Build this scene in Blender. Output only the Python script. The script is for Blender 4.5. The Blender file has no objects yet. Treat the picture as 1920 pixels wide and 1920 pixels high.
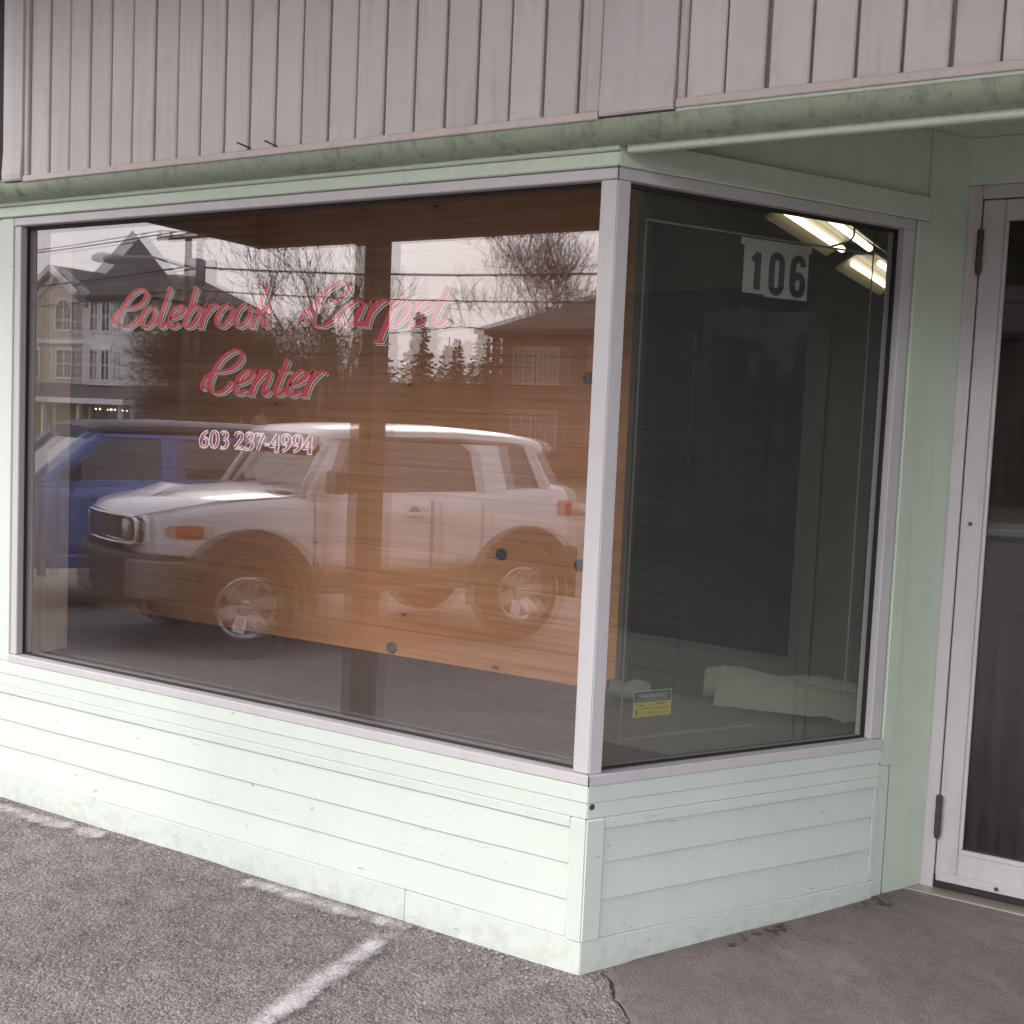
import bpy, bmesh, math, random
from mathutils import Vector, Matrix, noise
R = math.radians
SC = bpy.context.scene
COL = SC.collection
random.seed(7)

# ------------------------------------------------------------------ camera
CAM_POS = Vector((1.2771, -2.7496, 1.5))
cam_d = bpy.data.cameras.new('camera'); cam = bpy.data.objects.new('camera', cam_d); COL.objects.link(cam)
yaw, pitch, roll = -0.5148, 0.073, 0.0438
fwd = Vector((math.sin(yaw)*math.cos(pitch), math.cos(yaw)*math.cos(pitch), -math.sin(pitch)))
r0 = Vector((math.cos(yaw), -math.sin(yaw), 0)); u0 = r0.cross(fwd)
rt = math.cos(roll)*r0 + math.sin(roll)*u0; up = -math.sin(roll)*r0 + math.cos(roll)*u0
M = Matrix((rt, up, -fwd)).transposed().to_4x4(); M.translation = CAM_POS
cam.matrix_world = M
cam_d.sensor_width = 36.0; cam_d.lens = 36.0*2099.55/1920; cam_d.clip_start = .02; cam_d.clip_end = 2000
SC.camera = cam

# ------------------------------------------------------------------ sky, sun, exposure (overcast day)
w = bpy.data.worlds.new('World'); SC.world = w; w.use_nodes = True
nt = w.node_tree; nt.nodes.clear()
wo = nt.nodes.new('ShaderNodeOutputWorld'); bg = nt.nodes.new('ShaderNodeBackground')
sky = nt.nodes.new('ShaderNodeTexSky'); sky.sky_type = 'NISHITA'; sky.sun_disc = False
SUN_EL, SUN_AZ = R(31), R(214)          # azimuth clockwise from +Y
sky.sun_elevation = SUN_EL; sky.sun_rotation = SUN_AZ; sky.air_density = 1.6; sky.dust_density = 5; sky.ozone_density = 1.5
tc = nt.nodes.new('ShaderNodeTexCoord'); mp = nt.nodes.new('ShaderNodeMapping'); mp.inputs['Scale'].default_value = (1, 1, 2.6)
nz = nt.nodes.new('ShaderNodeTexNoise'); nz.inputs['Scale'].default_value = 2.2; nz.inputs['Detail'].default_value = 6
rp = nt.nodes.new('ShaderNodeValToRGB')
rp.color_ramp.elements[0].position = .3; rp.color_ramp.elements[0].color = (5.55, 5.55, 6.35, 1)
rp.color_ramp.elements[1].position = .72; rp.color_ramp.elements[1].color = (7.3, 7.25, 8.1, 1)
mx = nt.nodes.new('ShaderNodeMix'); mx.data_type = 'RGBA'; mx.inputs[0].default_value = .88
L = nt.links.new
L(tc.outputs['Generated'], mp.inputs['Vector']); L(mp.outputs[0], nz.inputs['Vector']); L(nz.outputs['Fac'], rp.inputs['Fac'])
L(sky.outputs[0], mx.inputs[6]); L(rp.outputs[0], mx.inputs[7]); L(mx.outputs[2], bg.inputs['Color']); L(bg.outputs[0], wo.inputs[0])
bg.inputs['Strength'].default_value = .135
sd = bpy.data.lights.new('sun', 'SUN'); sd.energy = .8; sd.angle = R(25); sd.color = (1, .97, .94)
so = bpy.data.objects.new('sun', sd); COL.objects.link(so)
sdir = Vector((math.sin(SUN_AZ)*math.cos(SUN_EL), math.cos(SUN_AZ)*math.cos(SUN_EL), math.sin(SUN_EL)))
so.rotation_euler = (-sdir).to_track_quat('-Z', 'Y').to_euler(); so.location = sdir*60
SC.view_settings.view_transform = 'Standard'; SC.view_settings.look = 'None'
SC.view_settings.exposure = 1.55; SC.view_settings.gamma = 1.0
SC.view_settings.use_curve_mapping = False
SC.render.engine = 'CYCLES'
cy = SC.cycles
cy.max_bounces = 6; cy.diffuse_bounces = 3; cy.glossy_bounces = 4; cy.use_adaptive_sampling = True; cy.adaptive_threshold = .02; cy.transparent_max_bounces = 24; cy.transmission_bounces = 4
cy.sample_clamp_indirect = 6; cy.caustics_reflective = False; cy.caustics_refractive = False; cy.use_denoising = True

# ------------------------------------------------------------------ materials
class NT:
    def __init__(s, name):
        s.m = bpy.data.materials.new(name); s.m.use_nodes = True; s.t = s.m.node_tree; s.t.nodes.clear()
        s.out = s.n('ShaderNodeOutputMaterial')
    def n(s, t, **k):
        x = s.t.nodes.new(t)
        for a, b in k.items(): setattr(x, a, b)
        return x
    def l(s, a, b): s.t.links.new(a, b)
    def pos(s, scale=(1, 1, 1), obj=False, rnd=False):
        if obj: src = s.n('ShaderNodeTexCoord').outputs['Object']
        else: src = s.n('ShaderNodeNewGeometry').outputs['Position']
        m = s.n('ShaderNodeMapping'); m.inputs['Scale'].default_value = scale
        if rnd:
            oi = s.n('ShaderNodeObjectInfo'); c = s.n('ShaderNodeVectorMath', operation='SCALE'); c.inputs[0].default_value = (37, 53, 71)
            s.l(oi.outputs['Random'], c.inputs['Scale']); s.l(c.outputs[0], m.inputs['Location'])
        s.l(src, m.inputs['Vector']); return m.outputs[0]
    def noise(s, vec, scale, detail=5, rough=.6):
        x = s.n('ShaderNodeTexNoise'); x.inputs['Scale'].default_value = scale; x.inputs['Detail'].default_value = detail
        x.inputs['Roughness'].default_value = rough; s.l(vec, x.inputs['Vector']); return x.outputs['Fac']
    def ramp(s, fac, stops):
        x = s.n('ShaderNodeValToRGB'); cr = x.color_ramp
        while len(cr.elements) < len(stops): cr.elements.new(.5)
        for e, (p, c) in zip(cr.elements, stops):
            e.position = p; e.color = (c, c, c, 1) if isinstance(c, (int, float)) else (*c, 1)
        s.l(fac, x.inputs['Fac']); return x.outputs['Color']
    def mix(s, fac, a, b, blend='MIX'):
        x = s.n('ShaderNodeMix', data_type='RGBA', blend_type=blend)
        for v, i in ((fac, 0), (a, 6), (b, 7)):
            if isinstance(v, (int, float)): x.inputs[i].default_value = v
            elif isinstance(v, tuple): x.inputs[i].default_value = (*v, 1)
            else: s.l(v, x.inputs[i])
        return x.outputs[2]
    def math(s, op, a, b=0):
        x = s.n('ShaderNodeMath', operation=op)
        for v, i in ((a, 0), (b, 1)):
            if isinstance(v, (int, float)): x.inputs[i].default_value = v
            else: s.l(v, x.inputs[i])
        return x.outputs[0]
    def bump(s, h, strength=.3, dist=.005):
        x = s.n('ShaderNodeBump'); x.inputs['Strength'].default_value = strength; x.inputs['Distance'].default_value = dist
        s.l(h, x.inputs['Height']); return x.outputs[0]
    def bsdf(s, col, rough=.6, metal=0, normal=None, spec=.5):
        p = s.n('ShaderNodeBsdfPrincipled')
        for v, k in ((col, 'Base Color'), (rough, 'Roughness'), (metal, 'Metallic'), (spec, 'Specular IOR Level')):
            if isinstance(v, (int, float)): p.inputs[k].default_value = v
            elif isinstance(v, tuple): p.inputs[k].default_value = (*v, 1)
            else: s.l(v, p.inputs[k])
        if normal is not None: s.l(normal, p.inputs['Normal'])
        return p
    def done(s, sh): s.l(sh.outputs[0], s.out.inputs['Surface']); return s.m

def sc(c, k): return tuple(min(1, x*k) for x in c)
def mat_simple(name, col, rough=.6, metal=0, var=.12, scale=6, obj=False, spec=.5, bump=0, bscale=80, rnd=False):
    n = NT(name); v = n.pos(obj=obj, rnd=rnd); f = n.noise(v, scale)
    c = n.mix(f, sc(col, 1-var), sc(col, 1+var))
    nm = n.bump(n.noise(v, bscale, 3), bump, .004) if bump else None
    return n.done(n.bsdf(c, rough, metal, nm, spec))
def mat_paint(name, col, dirt=(.1, .09, .07), amt=.5, streak=True, rough=.55, rnd_amt=.06, chips=0.0, splash=0.0):
    n = NT(name); v = n.pos(rnd=False)
    base = n.mix(n.noise(v, 3.5), sc(col, .93), sc(col, 1.05))
    oi = n.n('ShaderNodeObjectInfo'); rr = n.ramp(oi.outputs['Random'], [(0, 1-rnd_amt), (1, 1.0)])
    base = n.mix(1.0, base, rr, 'MULTIPLY')
    if streak:
        sv = n.pos((26, 26, 1.6)); f = n.noise(sv, 1.0, 3, .7)
        base = n.mix(n.math('MULTIPLY', n.ramp(f, [(.5, 0), (.78, 1)]), amt*.35), base, dirt)
    f2 = n.noise(v, 9, 4, .75); base = n.mix(n.math('MULTIPLY', n.ramp(f2, [(.55, 0), (.75, 1)]), amt*.3), base, dirt)
    f3 = n.noise(v, 140, 2); base = n.mix(n.math('MULTIPLY', n.ramp(f3, [(.7, 0), (.76, 1)]), amt*.5), base, sc(dirt, .7))
    if splash:
        sx = n.n('ShaderNodeSeparateXYZ'); n.l(n.pos(), sx.inputs[0]); hz = n.ramp(sx.outputs[2], [(-.0, 1), (.16, 0)])
        sf = n.math('ADD', n.noise(n.pos((22, 22, 26)), 1.0, 5, .75), n.math('MULTIPLY', hz, .28)); base = n.mix(n.math('MULTIPLY', n.ramp(sf, [(.66, 0), (.84, 1)]), splash), base, (.27, .23, .19))
    if chips:
        f4 = n.noise(n.pos((14, 14, 60)), 1.0, 4, .7); base = n.mix(n.math('MULTIPLY', n.ramp(f4, [(.675, 0), (.695, 1)]), chips), base, (.16, .13, .1))
    h = n.math('ADD', n.noise(n.pos((60, 60, 260)), 1.0, 3), n.math('MULTIPLY', n.noise(v, 28, 3), 1.2))
    return n.done(n.bsdf(base, rough, 0, n.bump(h, .18, .003), .4))
def mat_emit(name, col, st):
    n = NT(name); e = n.n('ShaderNodeEmission'); e.inputs['Color'].default_value = (*col, 1); e.inputs['Strength'].default_value = st
    return n.done(e)
def mat_glass(name, r0=.085, tint=(.97, .98, .97), dust=.05, dustcol=(.55, .5, .47), streak=1.0, smin=.25):
    """thin window glass: Schlick reflection + straight transmission + a film of dust"""
    n = NT(name); g = n.n('ShaderNodeNewGeometry')
    d = n.n('ShaderNodeVectorMath', operation='DOT_PRODUCT'); n.l(g.outputs['Incoming'], d.inputs[0]); n.l(g.outputs['Normal'], d.inputs[1])
    c = n.math('ABSOLUTE', d.outputs['Value']); k = n.math('POWER', n.math('SUBTRACT', 1, c), 5)
    fr = n.math('ADD', n.math('MULTIPLY', k, 1-r0), r0)
    tr = n.n('ShaderNodeBsdfTransparent'); tr.inputs[0].default_value = (*tint, 1)
    gl = n.n('ShaderNodeBsdfGlossy'); gl.inputs['Roughness'].default_value = 0; gl.inputs[0].default_value = (1, .985, 1, 1)
    wv = n.bump(n.noise(n.pos((1, 1, .5)), 1.6, 0), .014, .012); n.l(wv, gl.inputs['Normal'])
    m1 = n.n('ShaderNodeMixShader'); n.l(fr, m1.inputs[0]); n.l(tr.outputs[0], m1.inputs[1]); n.l(gl.outputs[0], m1.inputs[2])
    df = n.n('ShaderNodeBsdfDiffuse'); df.inputs[0].default_value = (*dustcol, 1)
    st = n.ramp(n.noise(n.pos((40, 40, 1.2)), 1.0, 5, .7), [(.35, smin), (.75, 1)])
    cl = n.ramp(n.noise(n.pos(), 2.2, 6, .65), [(.3, max(.3, smin)), (.75, 1)])
    sp = n.ramp(n.noise(n.pos(), 210, 1), [(.73, 0), (.78, 1)])
    fac = n.math('ADD', n.math('MULTIPLY', n.math('MULTIPLY', st, cl), dust), n.math('MULTIPLY', sp, .1*streak))
    m2 = n.n('ShaderNodeMixShader'); n.l(fac, m2.inputs[0]); n.l(m1.outputs[0], m2.inputs[1]); n.l(df.outputs[0], m2.inputs[2])
    return n.done(m2)
def mat_asphalt():
    n = NT('asphalt'); v = n.pos()
    vo = n.n('ShaderNodeTexVoronoi'); vo.inputs['Scale'].default_value = 150; n.l(v, vo.inputs['Vector'])
    vo2 = n.n('ShaderNodeTexVoronoi'); vo2.inputs['Scale'].default_value = 75; n.l(v, vo2.inputs['Vector'])
    big = n.noise(v, 1.3, 4, .6); mid = n.noise(v, 9, 4, .7); fine = n.noise(v, 160, 3, .7)
    b = n.mix(n.ramp(big, [(.3, 0), (.7, 1)]), (.19, .163, .150), (.345, .305, .285))
    b = n.mix(n.ramp(mid, [(.35, 0), (.65, 1)]), sc((.19, .165, .156), .8), b)
    stn = n.noise(n.pos((1, 1, 1)), 2.1, 5, .7); b = n.mix(n.math('MULTIPLY', n.ramp(stn, [(.60, 0), (.70, 1)]), .45), b, (.075, .064, .06))
    sep = n.n('ShaderNodeSeparateColor'); n.l(vo.outputs['Color'], sep.inputs[0])
    b = n.mix(n.math('MULTIPLY', n.ramp(sep.outputs[0], [(.55, 0), (1, 1)]), .55), b, (.44, .40, .385))
    b = n.mix(n.math('MULTIPLY', n.ramp(sep.outputs[1], [(.6, 0), (1, 1)]), .6), b, (.055, .047, .045))
    b = n.mix(n.math('MULTIPLY', n.ramp(fine, [(.6, 0), (.8, 1)]), .5), b, (.46, .42, .41))
    h = n.math('ADD', n.math('MULTIPLY', vo.outputs['Distance'], -1.0), n.math('ADD', n.math('MULTIPLY', vo2.outputs['Distance'], -1.3), n.math('MULTIPLY', fine, .6)))
    return n.done(n.bsdf(b, .9, 0, n.bump(h, .6, .006), .2))
def mat_line(name='worn_road_paint', wear=0.0):
    n = NT(name); v = n.pos()
    f = n.math('ADD', n.math('MULTIPLY', n.noise(v, 11, 8, .75), 1.1), n.math('MULTIPLY', n.noise(v, 130, 3, .7), .7))
    g = n.n('ShaderNodeTexCoord'); sp = n.n('ShaderNodeSeparateXYZ'); n.l(g.outputs['UV'], sp.inputs[0])
    e = n.math('MULTIPLY', n.math('MULTIPLY', sp.outputs[0], n.math('SUBTRACT', 1, sp.outputs[0])), 4)
    e2 = n.math('MULTIPLY', n.math('MULTIPLY', sp.outputs[1], n.math('SUBTRACT', 1, sp.outputs[1])), 16)
    e = n.math('MULTIPLY', e, n.math('MINIMUM', e2, 1))
    fac = n.ramp(n.math('SUBTRACT', n.math('ADD', f, n.math('MULTIPLY', e, .55)), wear+.45), [(.62, 0), (1.0, 1)])
    d = n.bsdf((.60, .56, .555), .9); t = n.n('ShaderNodeBsdfTransparent'); m = n.n('ShaderNodeMixShader')
    n.l(n.math('MULTIPLY', fac, .9), m.inputs[0]); n.l(t.outputs[0], m.inputs[1]); n.l(d.outputs[0], m.inputs[2]); return n.done(m)
def mat_pine():
    n = NT('knotty_pine'); v = n.pos((1, 1, 1), obj=True, rnd=True)
    g = n.noise(n.pos((1.2, 30, 55), obj=True, rnd=True), 1.0, 6, .65)
    c = n.ramp(g, [(.25, (.40, .16, .065)), (.5, (.55, .245, .11)), (.75, (.63, .31, .155))])
    oi = n.n('ShaderNodeObjectInfo'); c = n.mix(1.0, c, n.ramp(oi.outputs['Random'], [(0, .9), (1, 1.0)]), 'MULTIPLY')
    vo = n.n('ShaderNodeTexVoronoi'); vo.inputs['Scale'].default_value = 1.0; n.l(n.pos((2.6, 9, 7), obj=True, rnd=True), vo.inputs['Vector'])
    c = n.mix(n.ramp(vo.outputs['Distance'], [(.032, 1), (.055, 0)]), c, (.07, .03, .015))
    c = n.mix(n.math('MULTIPLY', n.ramp(vo.outputs['Distance'], [(.06, 1), (.2, 0)]), .3), c, (.26, .1, .04))
    return n.done(n.bsdf(c, .5, 0, n.bump(g, .08, .002), .4))
def mat_bark(name, col):
    n = NT(name); f = n.noise(n.pos((9, 9, 2)), 1.0, 6, .7); return n.done(n.bsdf(n.mix(f, sc(col, .55), sc(col, 1.35)), .9))

G = (.50, .63, .455)
MT = dict(
    green=mat_paint('green_paint_shaded', (.54, .63, .51), (.14, .14, .1), .3, chips=.0),  # same green as the lower boards, shade put into a duller, yellower tone
    green_low=mat_paint('green_paint_lit', (.60, .66, .59), (.25, .24, .2), .22, streak=False, chips=.5, splash=.22),  # lit copy of the same green, paler and less saturated
    green_dirty_shaded=mat_paint('grimy_shaded_green_paint', (.34, .41, .30), (.045, .045, .033), 1.6),  # grime, plus the moulding's shade put into a darker base
    tan=mat_paint('tan_siding_paint', (.65, .615, .575), (.2, .15, .12), .55, rnd_amt=.09),
    tan_trim=mat_paint('tan_trim_paint', (.60, .535, .505), (.16, .12, .09), .5),
    tan_grey=mat_paint('grey_pilaster_paint', (.58, .555, .54), (.18, .15, .12), .45),
    groove=mat_simple('siding_groove', (.34, .275, .23), .8),
    alu=mat_paint('pale_aluminium', (.53, .515, .518), (.25, .2, .18), .35, rough=.42),
    alu_door=mat_paint('door_aluminium', (.525, .505, .506), (.16, .13, .11), .5, rough=.42, chips=.25),
    gasket=mat_simple('black_gasket', (.015, .014, .014), .6),
    steel=mat_simple('rusty_hinge_steel', (.085, .068, .058), .55, .5, .5, 60),
    sill=mat_simple('aluminium_threshold', (.42, .39, .34), .45, .6, .2, 12),
    glass=mat_glass('outer_window_glass', .135, dust=.05),
    glass_in=mat_glass('inner_window_glass', .095, dust=.0, streak=0),
    glass_side=mat_glass('side_window_glass', .058, tint=(.66, .70, .66), dust=.13, dustcol=(.44, .45, .40), smin=.7),
    glass_door=mat_glass('door_glass', .05, tint=(.62, .63, .62), dust=.07),
    asphalt=mat_asphalt(), line=mat_line(wear=.07), line_worn=mat_line('patchy_road_paint', .16), pine=mat_pine(),
    red=mat_simple('red_sign_paint', (.44, .012, .022), .5), white=mat_simple('white_sign_paint', (.62, .57, .54), .5),
    white_bright=mat_simple('bright_white_sign_paint', (.85, .82, .8), .5), black=mat_simple('black_sign_paint', (.02, .012, .012), .6),
    beige=mat_simple('beige_casing', (.46, .36, .27), .7), dark_room=mat_simple('dark_brown_wall', (.11, .085, .065), .8),
    ceil=mat_simple('cream_ceiling', (.34, .29, .22), .8), carpet=mat_simple('grey_brown_carpet', (.135, .105, .097), .95, 0, .3, 30, bump=.5, bscale=300),
    cream=mat_simple('cream_carpet', (.20, .18, .145), .95, 0, .1, 20, bump=.4, bscale=300),
    card=mat_simple('off_white_card', (.50, .525, .50), .6), ink=mat_simple('black_ink', (.012, .016, .013), .5),
    yellow=mat_simple('yellow_label', (.60, .46, .03), .5), olive=mat_simple('dark_label', (.03, .035, .028), .5),
    palegrey=mat_simple('pale_label_print', (.55, .56, .5), .5), foil=mat_simple('alarm_foil', (.20, .215, .20), .6, .1),
    bounce_soffit=mat_simple('bounce_soffit_paint', (.62, .58, .55), .7, 0, .08, 2), soffit=mat_simple('brown_canopy_wood', (.10, .065, .045), .75, 0, .3, 8), post=mat_simple('brown_post_wood', (.10, .065, .045), .7, 0, .3, 8),  # unseen canopy underside made pale to bounce light onto the siding
    dark=mat_simple('dark_void', (.02, .018, .017), .8), steelgrey=mat_simple('worn_steel', (.2, .19, .18), .35, .5), plug=mat_simple('grey_plug', (.05, .05, .055), .5),
    grass=mat_simple('winter_grass', (.13, .115, .06), .95, 0, .4, 1.5), concrete=mat_simple('concrete', (.3, .28, .26), .9, 0, .2, 3),
    twig=mat_bark('twig_bark', (.085, .065, .055)), bark=mat_bark('grey_bark', (.11, .088, .075)),
    needle=mat_simple('conifer_needles', (.042, .06, .032), .8, 0, .5, 1.2), leafl=mat_simple('dry_leaf', (.085, .048, .03), .8, 0, .5, 90),
    stone=mat_simple('pale_grit', (.32, .29, .28), .85, 0, .6, 60),
)

# ------------------------------------------------------------------ mesh helpers
def TID(a, o, z): return (a, o, z)
class MB:
    def __init__(s, T=None): s.v = []; s.f = []; s.uv = None; s.T = T or TID
    def add(s, vs, fs):
        k = len(s.v); s.v += [s.T(*p) for p in vs]; s.f += [tuple(i+k for i in f) for f in fs]; return s
    def box(s, x0, x1, y0, y1, z0, z1, m0=0, m1=0):
        p = [(x0+m0*y0, y0), (x1+m1*y0, y0), (x1+m1*y1, y1), (x0+m0*y1, y1)]
        return s.add([(a, b, z0) for a, b in p]+[(a, b, z1) for a, b in p],
                     [(0, 3, 2, 1), (4, 5, 6, 7), (0, 1, 5, 4), (1, 2, 6, 5), (2, 3, 7, 6), (3, 0, 4, 7)])
    def prism(s, pts, d0, d1, ax='y'):
        n = len(pts)
        def P(a, b, d): return {'y': (a, d, b), 'x': (d, a, b), 'z': (a, b, d)}[ax]
        return s.add([P(a, b, d0) for a, b in pts]+[P(a, b, d1) for a, b in pts],
                     [tuple(range(n))[::-1], tuple(range(n, 2*n))]+[(i, (i+1) % n, (i+1) % n+n, i+n) for i in range(n)])
    def tube(s, path, rads, n=6, cap=True):
        path = [Vector(p) for p in path]
        if isinstance(rads, (int, float)): rads = [rads]*len(path)
        vs = []; fs = []; prev = None
        for i, p in enumerate(path):
            t = (path[min(i+1, len(path)-1)]-path[max(i-1, 0)])
            if t.length < 1e-9: t = Vector((0, 0, 1))
            t.normalize()
            if prev is None: a = t.orthogonal().normalized()
            else:
                a = prev-t*prev.dot(t)
                a = a.normalized() if a.length > 1e-6 else t.orthogonal().normalized()
            prev = a; b = t.cross(a)
            vs += [tuple(p+(a*math.cos(2*math.pi*k/n)+b*math.sin(2*math.pi*k/n))*rads[i]) for k in range(n)]
        for i in range(len(path)-1):
            fs += [(i*n+k, i*n+(k+1) % n, (i+1)*n+(k+1) % n, (i+1)*n+k) for k in range(n)]
        if cap: fs += [tuple(range(n))[::-1], tuple(range((len(path)-1)*n, len(path)*n))]
        return s.add(vs, fs)
    def lathe(s, prof, axis='y', c=(0, 0, 0), n=24, closed=False):
        vs = []; m = len(prof)
        for k in range(n):
            a = 2*math.pi*k/n; ca, sa = math.cos(a), math.sin(a)
            for r, h in prof:
                q = {'y': (r*ca, h, r*sa), 'z': (r*ca, r*sa, h), 'x': (h, r*ca, r*sa)}[axis]
                vs.append((q[0]+c[0], q[1]+c[1], q[2]+c[2]))
        fs = []
        for k in range(n):
            for j in range(m if closed else m-1):
                j2 = (j+1) % m; k2 = (k+1) % n
                fs.append((k*m+j, k2*m+j, k2*m+j2, k*m+j2))
        return s.add(vs, fs)
    def build(s, name, mat, parent=None, bevel=0, smooth=False, seg=1, recalc=True):
        me = bpy.data.meshes.new(name); me.from_pydata(s.v, [], s.f)
        if recalc:
            bm = bmesh.new(); bm.from_mesh(me); bmesh.ops.recalc_face_normals(bm, faces=bm.faces[:]); bm.to_mesh(me); bm.free()
        me.update(); me.materials.append(MT[mat] if isinstance(mat, str) else mat)
        if smooth:
            for p in me.polygons: p.use_smooth = True
        o = bpy.data.objects.new(name, me); COL.objects.link(o)
        if parent is not None: adopt(o, parent)
        if bevel:
            b = o.modifiers.new('bevel', 'BEVEL'); b.width = bevel; b.segments = seg; b.limit_method = 'ANGLE'; b.angle_limit = R(35)
            b.harden_normals = False
        return o
ROOTM = {}
def adopt(o, parent):
    o.parent = parent
    m = ROOTM.get(parent.name)
    if m is not None: o.matrix_parent_inverse = m
def root(name, loc, label, cat, group=None, rz=0, local=False):
    e = bpy.data.objects.new(name, None); COL.objects.link(e); e.location = loc; e.rotation_euler = (0, 0, rz); e.empty_display_size = .2
    tag(e, label, cat, group)
    if not local: ROOTM[e.name] = Matrix.Translation(-Vector(loc))
    return e
def tag(o, label, cat, group=None):
    o['label'] = label; o['category'] = cat
    if group: o['group'] = group
    return o
def struct(o, kind='structure'): o['kind'] = kind; return o
def copy_of(src, loc, parent):
    c = src.copy(); COL.objects.link(c); c.location = loc; c.parent = parent; c.matrix_parent_inverse = src.matrix_parent_inverse.copy(); return c

# ------------------------------------------------------------------ ground
def gz(x, y):
    if y >= -.25: return .036*max(0, min(y, 1.2)) if y > 0 else 0.0
    t = min(1, (-y-.25)/3.6); s = t*t*(3-2*t)
    return -.30*s - .10*min(1, max(0, (-y-4)/8))
def grid(xs, ys, f, dz=0):
    m = MB(); nx = len(xs)
    m.v = [(x, y, f(x, y)+dz) for y in ys for x in xs]
    m.f = [(j*nx+i, j*nx+i+1, (j+1)*nx+i+1, (j+1)*nx+i) for j in range(len(ys)-1) for i in range(nx-1)]
    return m
def fr(a, b, n): return [a+(b-a)*i/n for i in range(n+1)]
ys = fr(-20.5, -4, 22)[:-1]+fr(-4, 1.35, 90)
o = struct(grid(fr(-90, -6, 14)[:-1]+fr(-6, 5, 120)+fr(5, 60, 8)[1:], ys,
    lambda x, y: gz(x, y)+(.004*noise.noise((x*2.3, y*2.3, 0))+.002*noise.noise((x*7, y*7, 3)) if -3 < x < 3 and y > -3 else 0)).build('parking_lot', 'asphalt', smooth=True, recalc=False))
struct(grid([-400, -100, 0, 100, 400], [-500, -100, -22.6], lambda x, y: -.33).build('ground', 'grass', recalc=False))
struct(MB().box(-120, 80, -22.6, -20.5, -.6, -.26).build('far_sidewalk', 'concrete', bevel=.02))
def ribbon(name, pts, wd, mat):
    m = MB(); uv = []
    P = [Vector(p) for p in pts]; n = len(P)
    for i, p in enumerate(P):
        t = (P[min(i+1, n-1)]-P[max(0, i-1)]).normalized(); q = Vector((-t.y, t.x))
        for k in (0, .25, .5, .75, 1):
            a = p+q*(k-.5)*wd; m.v.append((a.x, a.y, gz(a.x, a.y)+.009)); uv.append((k, i/(n-1)))
    for i in range(n-1):
        for k in range(4): m.f.append((i*5+k, i*5+k+1, (i+1)*5+k+1, (i+1)*5+k))
    ob = m.build(name, mat, recalc=False); ul = ob.data.uv_layers.new()
    for lp in ob.data.loops: ul.data[lp.index].uv = uv[lp.vertex_index]
    return struct(ob)
def seg(a, b, n=30): return [(a[0]+(b[0]-a[0])*i/n, a[1]+(b[1]-a[1])*i/n) for i in range(n+1)]
ribbon('parking_line', seg((-.56, -.02), (-.50, -2.6), 50), .115, 'line')
ribbon('wall_edge_line', seg((-2.9, -.135), (-1.78, -.075)), .12, 'line_worn')
ribbon('wall_edge_line', seg((-1.2, -.09), (-.5, -.06)), .12, 'line_worn')
# dark crack sealed in the asphalt
def strip_on_ground(name, pts, wds, mat, dz=.006):
    m = MB(); P = [Vector(p) for p in pts]; n = len(P)
    for i, p in enumerate(P):
        t = (P[min(i+1, n-1)]-P[max(0, i-1)]).normalized(); q = Vector((-t.y, t.x))*wds[i]*.5
        for a in (p-q, p+q): m.v.append((a.x, a.y, gz(a.x, a.y)+dz))
    m.f = [(2*i, 2*i+1, 2*i+3, 2*i+2) for i in range(n-1)]
    return struct(m.build(name, mat, recalc=False))
random.seed(3)
cp = [(.06+.36*t+.012*math.sin(t*19)+random.uniform(-.006, .006), .02-.55*t**1.25+random.uniform(-.006, .006)) for t in [i/26 for i in range(27)]]
strip_on_ground('asphalt_crack', cp, [random.uniform(.002, .009) for _ in cp], 'dark')

def mat_apron():
    n = NT('fine_asphalt'); v = n.pos(); f = n.noise(v, 1.8, 6, .6); g = n.noise(v, 150, 4, .8); md = n.noise(v, 14, 6, .7)
    b = n.mix(n.ramp(f, [(.35, 0), (.65, 1)]), (.165, .140, .132), (.24, .208, .198)); b = n.mix(n.ramp(md, [(.4, 0), (.62, .7)]), b, (.135, .116, .11))
    b = n.mix(n.math('MULTIPLY', n.ramp(g, [(.56, 0), (.72, 1)]), .6), b, (.40, .365, .35)); b = n.mix(n.math('MULTIPLY', n.ramp(g, [(.28, 1), (.42, 0)]), .6), b, (.05, .043, .04))
    vo = n.n('ShaderNodeTexVoronoi'); vo.inputs['Scale'].default_value = 130; n.l(v, vo.inputs['Vector'])
    return n.done(n.bsdf(b, .9, 0, n.bump(n.math('ADD', g, n.math('MULTIPLY', vo.outputs['Distance'], -1)), .55, .004), .25))
MT['apron'] = mat_apron()
am = MB(); rows_y = fr(-.9, 1.06, 60); nxa = 30
for y in rows_y:
    if y < .02:
        t = max(0, (.02-y)/.55)**.8; xl = .06+.36*t+.012*math.sin(t*19)
    else: xl = .06+(y-.02)*math.cos(1.0083)/math.sin(1.0083)-.06*min(1, (y-.02)*6)
    for i in range(nxa+1):
        x = xl+(2.45-xl)*(i/nxa)**1.5
        am.v.append((x, y, gz(x, y)+.0045+(.005*noise.noise((x*2.3, y*2.3, 0)) if i else -.004)))
am.f = [(j*(nxa+1)+i, j*(nxa+1)+i+1, (j+1)*(nxa+1)+i+1, (j+1)*(nxa+1)+i) for j in range(60) for i in range(nxa)]
struct(am.build('entrance_apron', 'apron', smooth=True, recalc=False))

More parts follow.
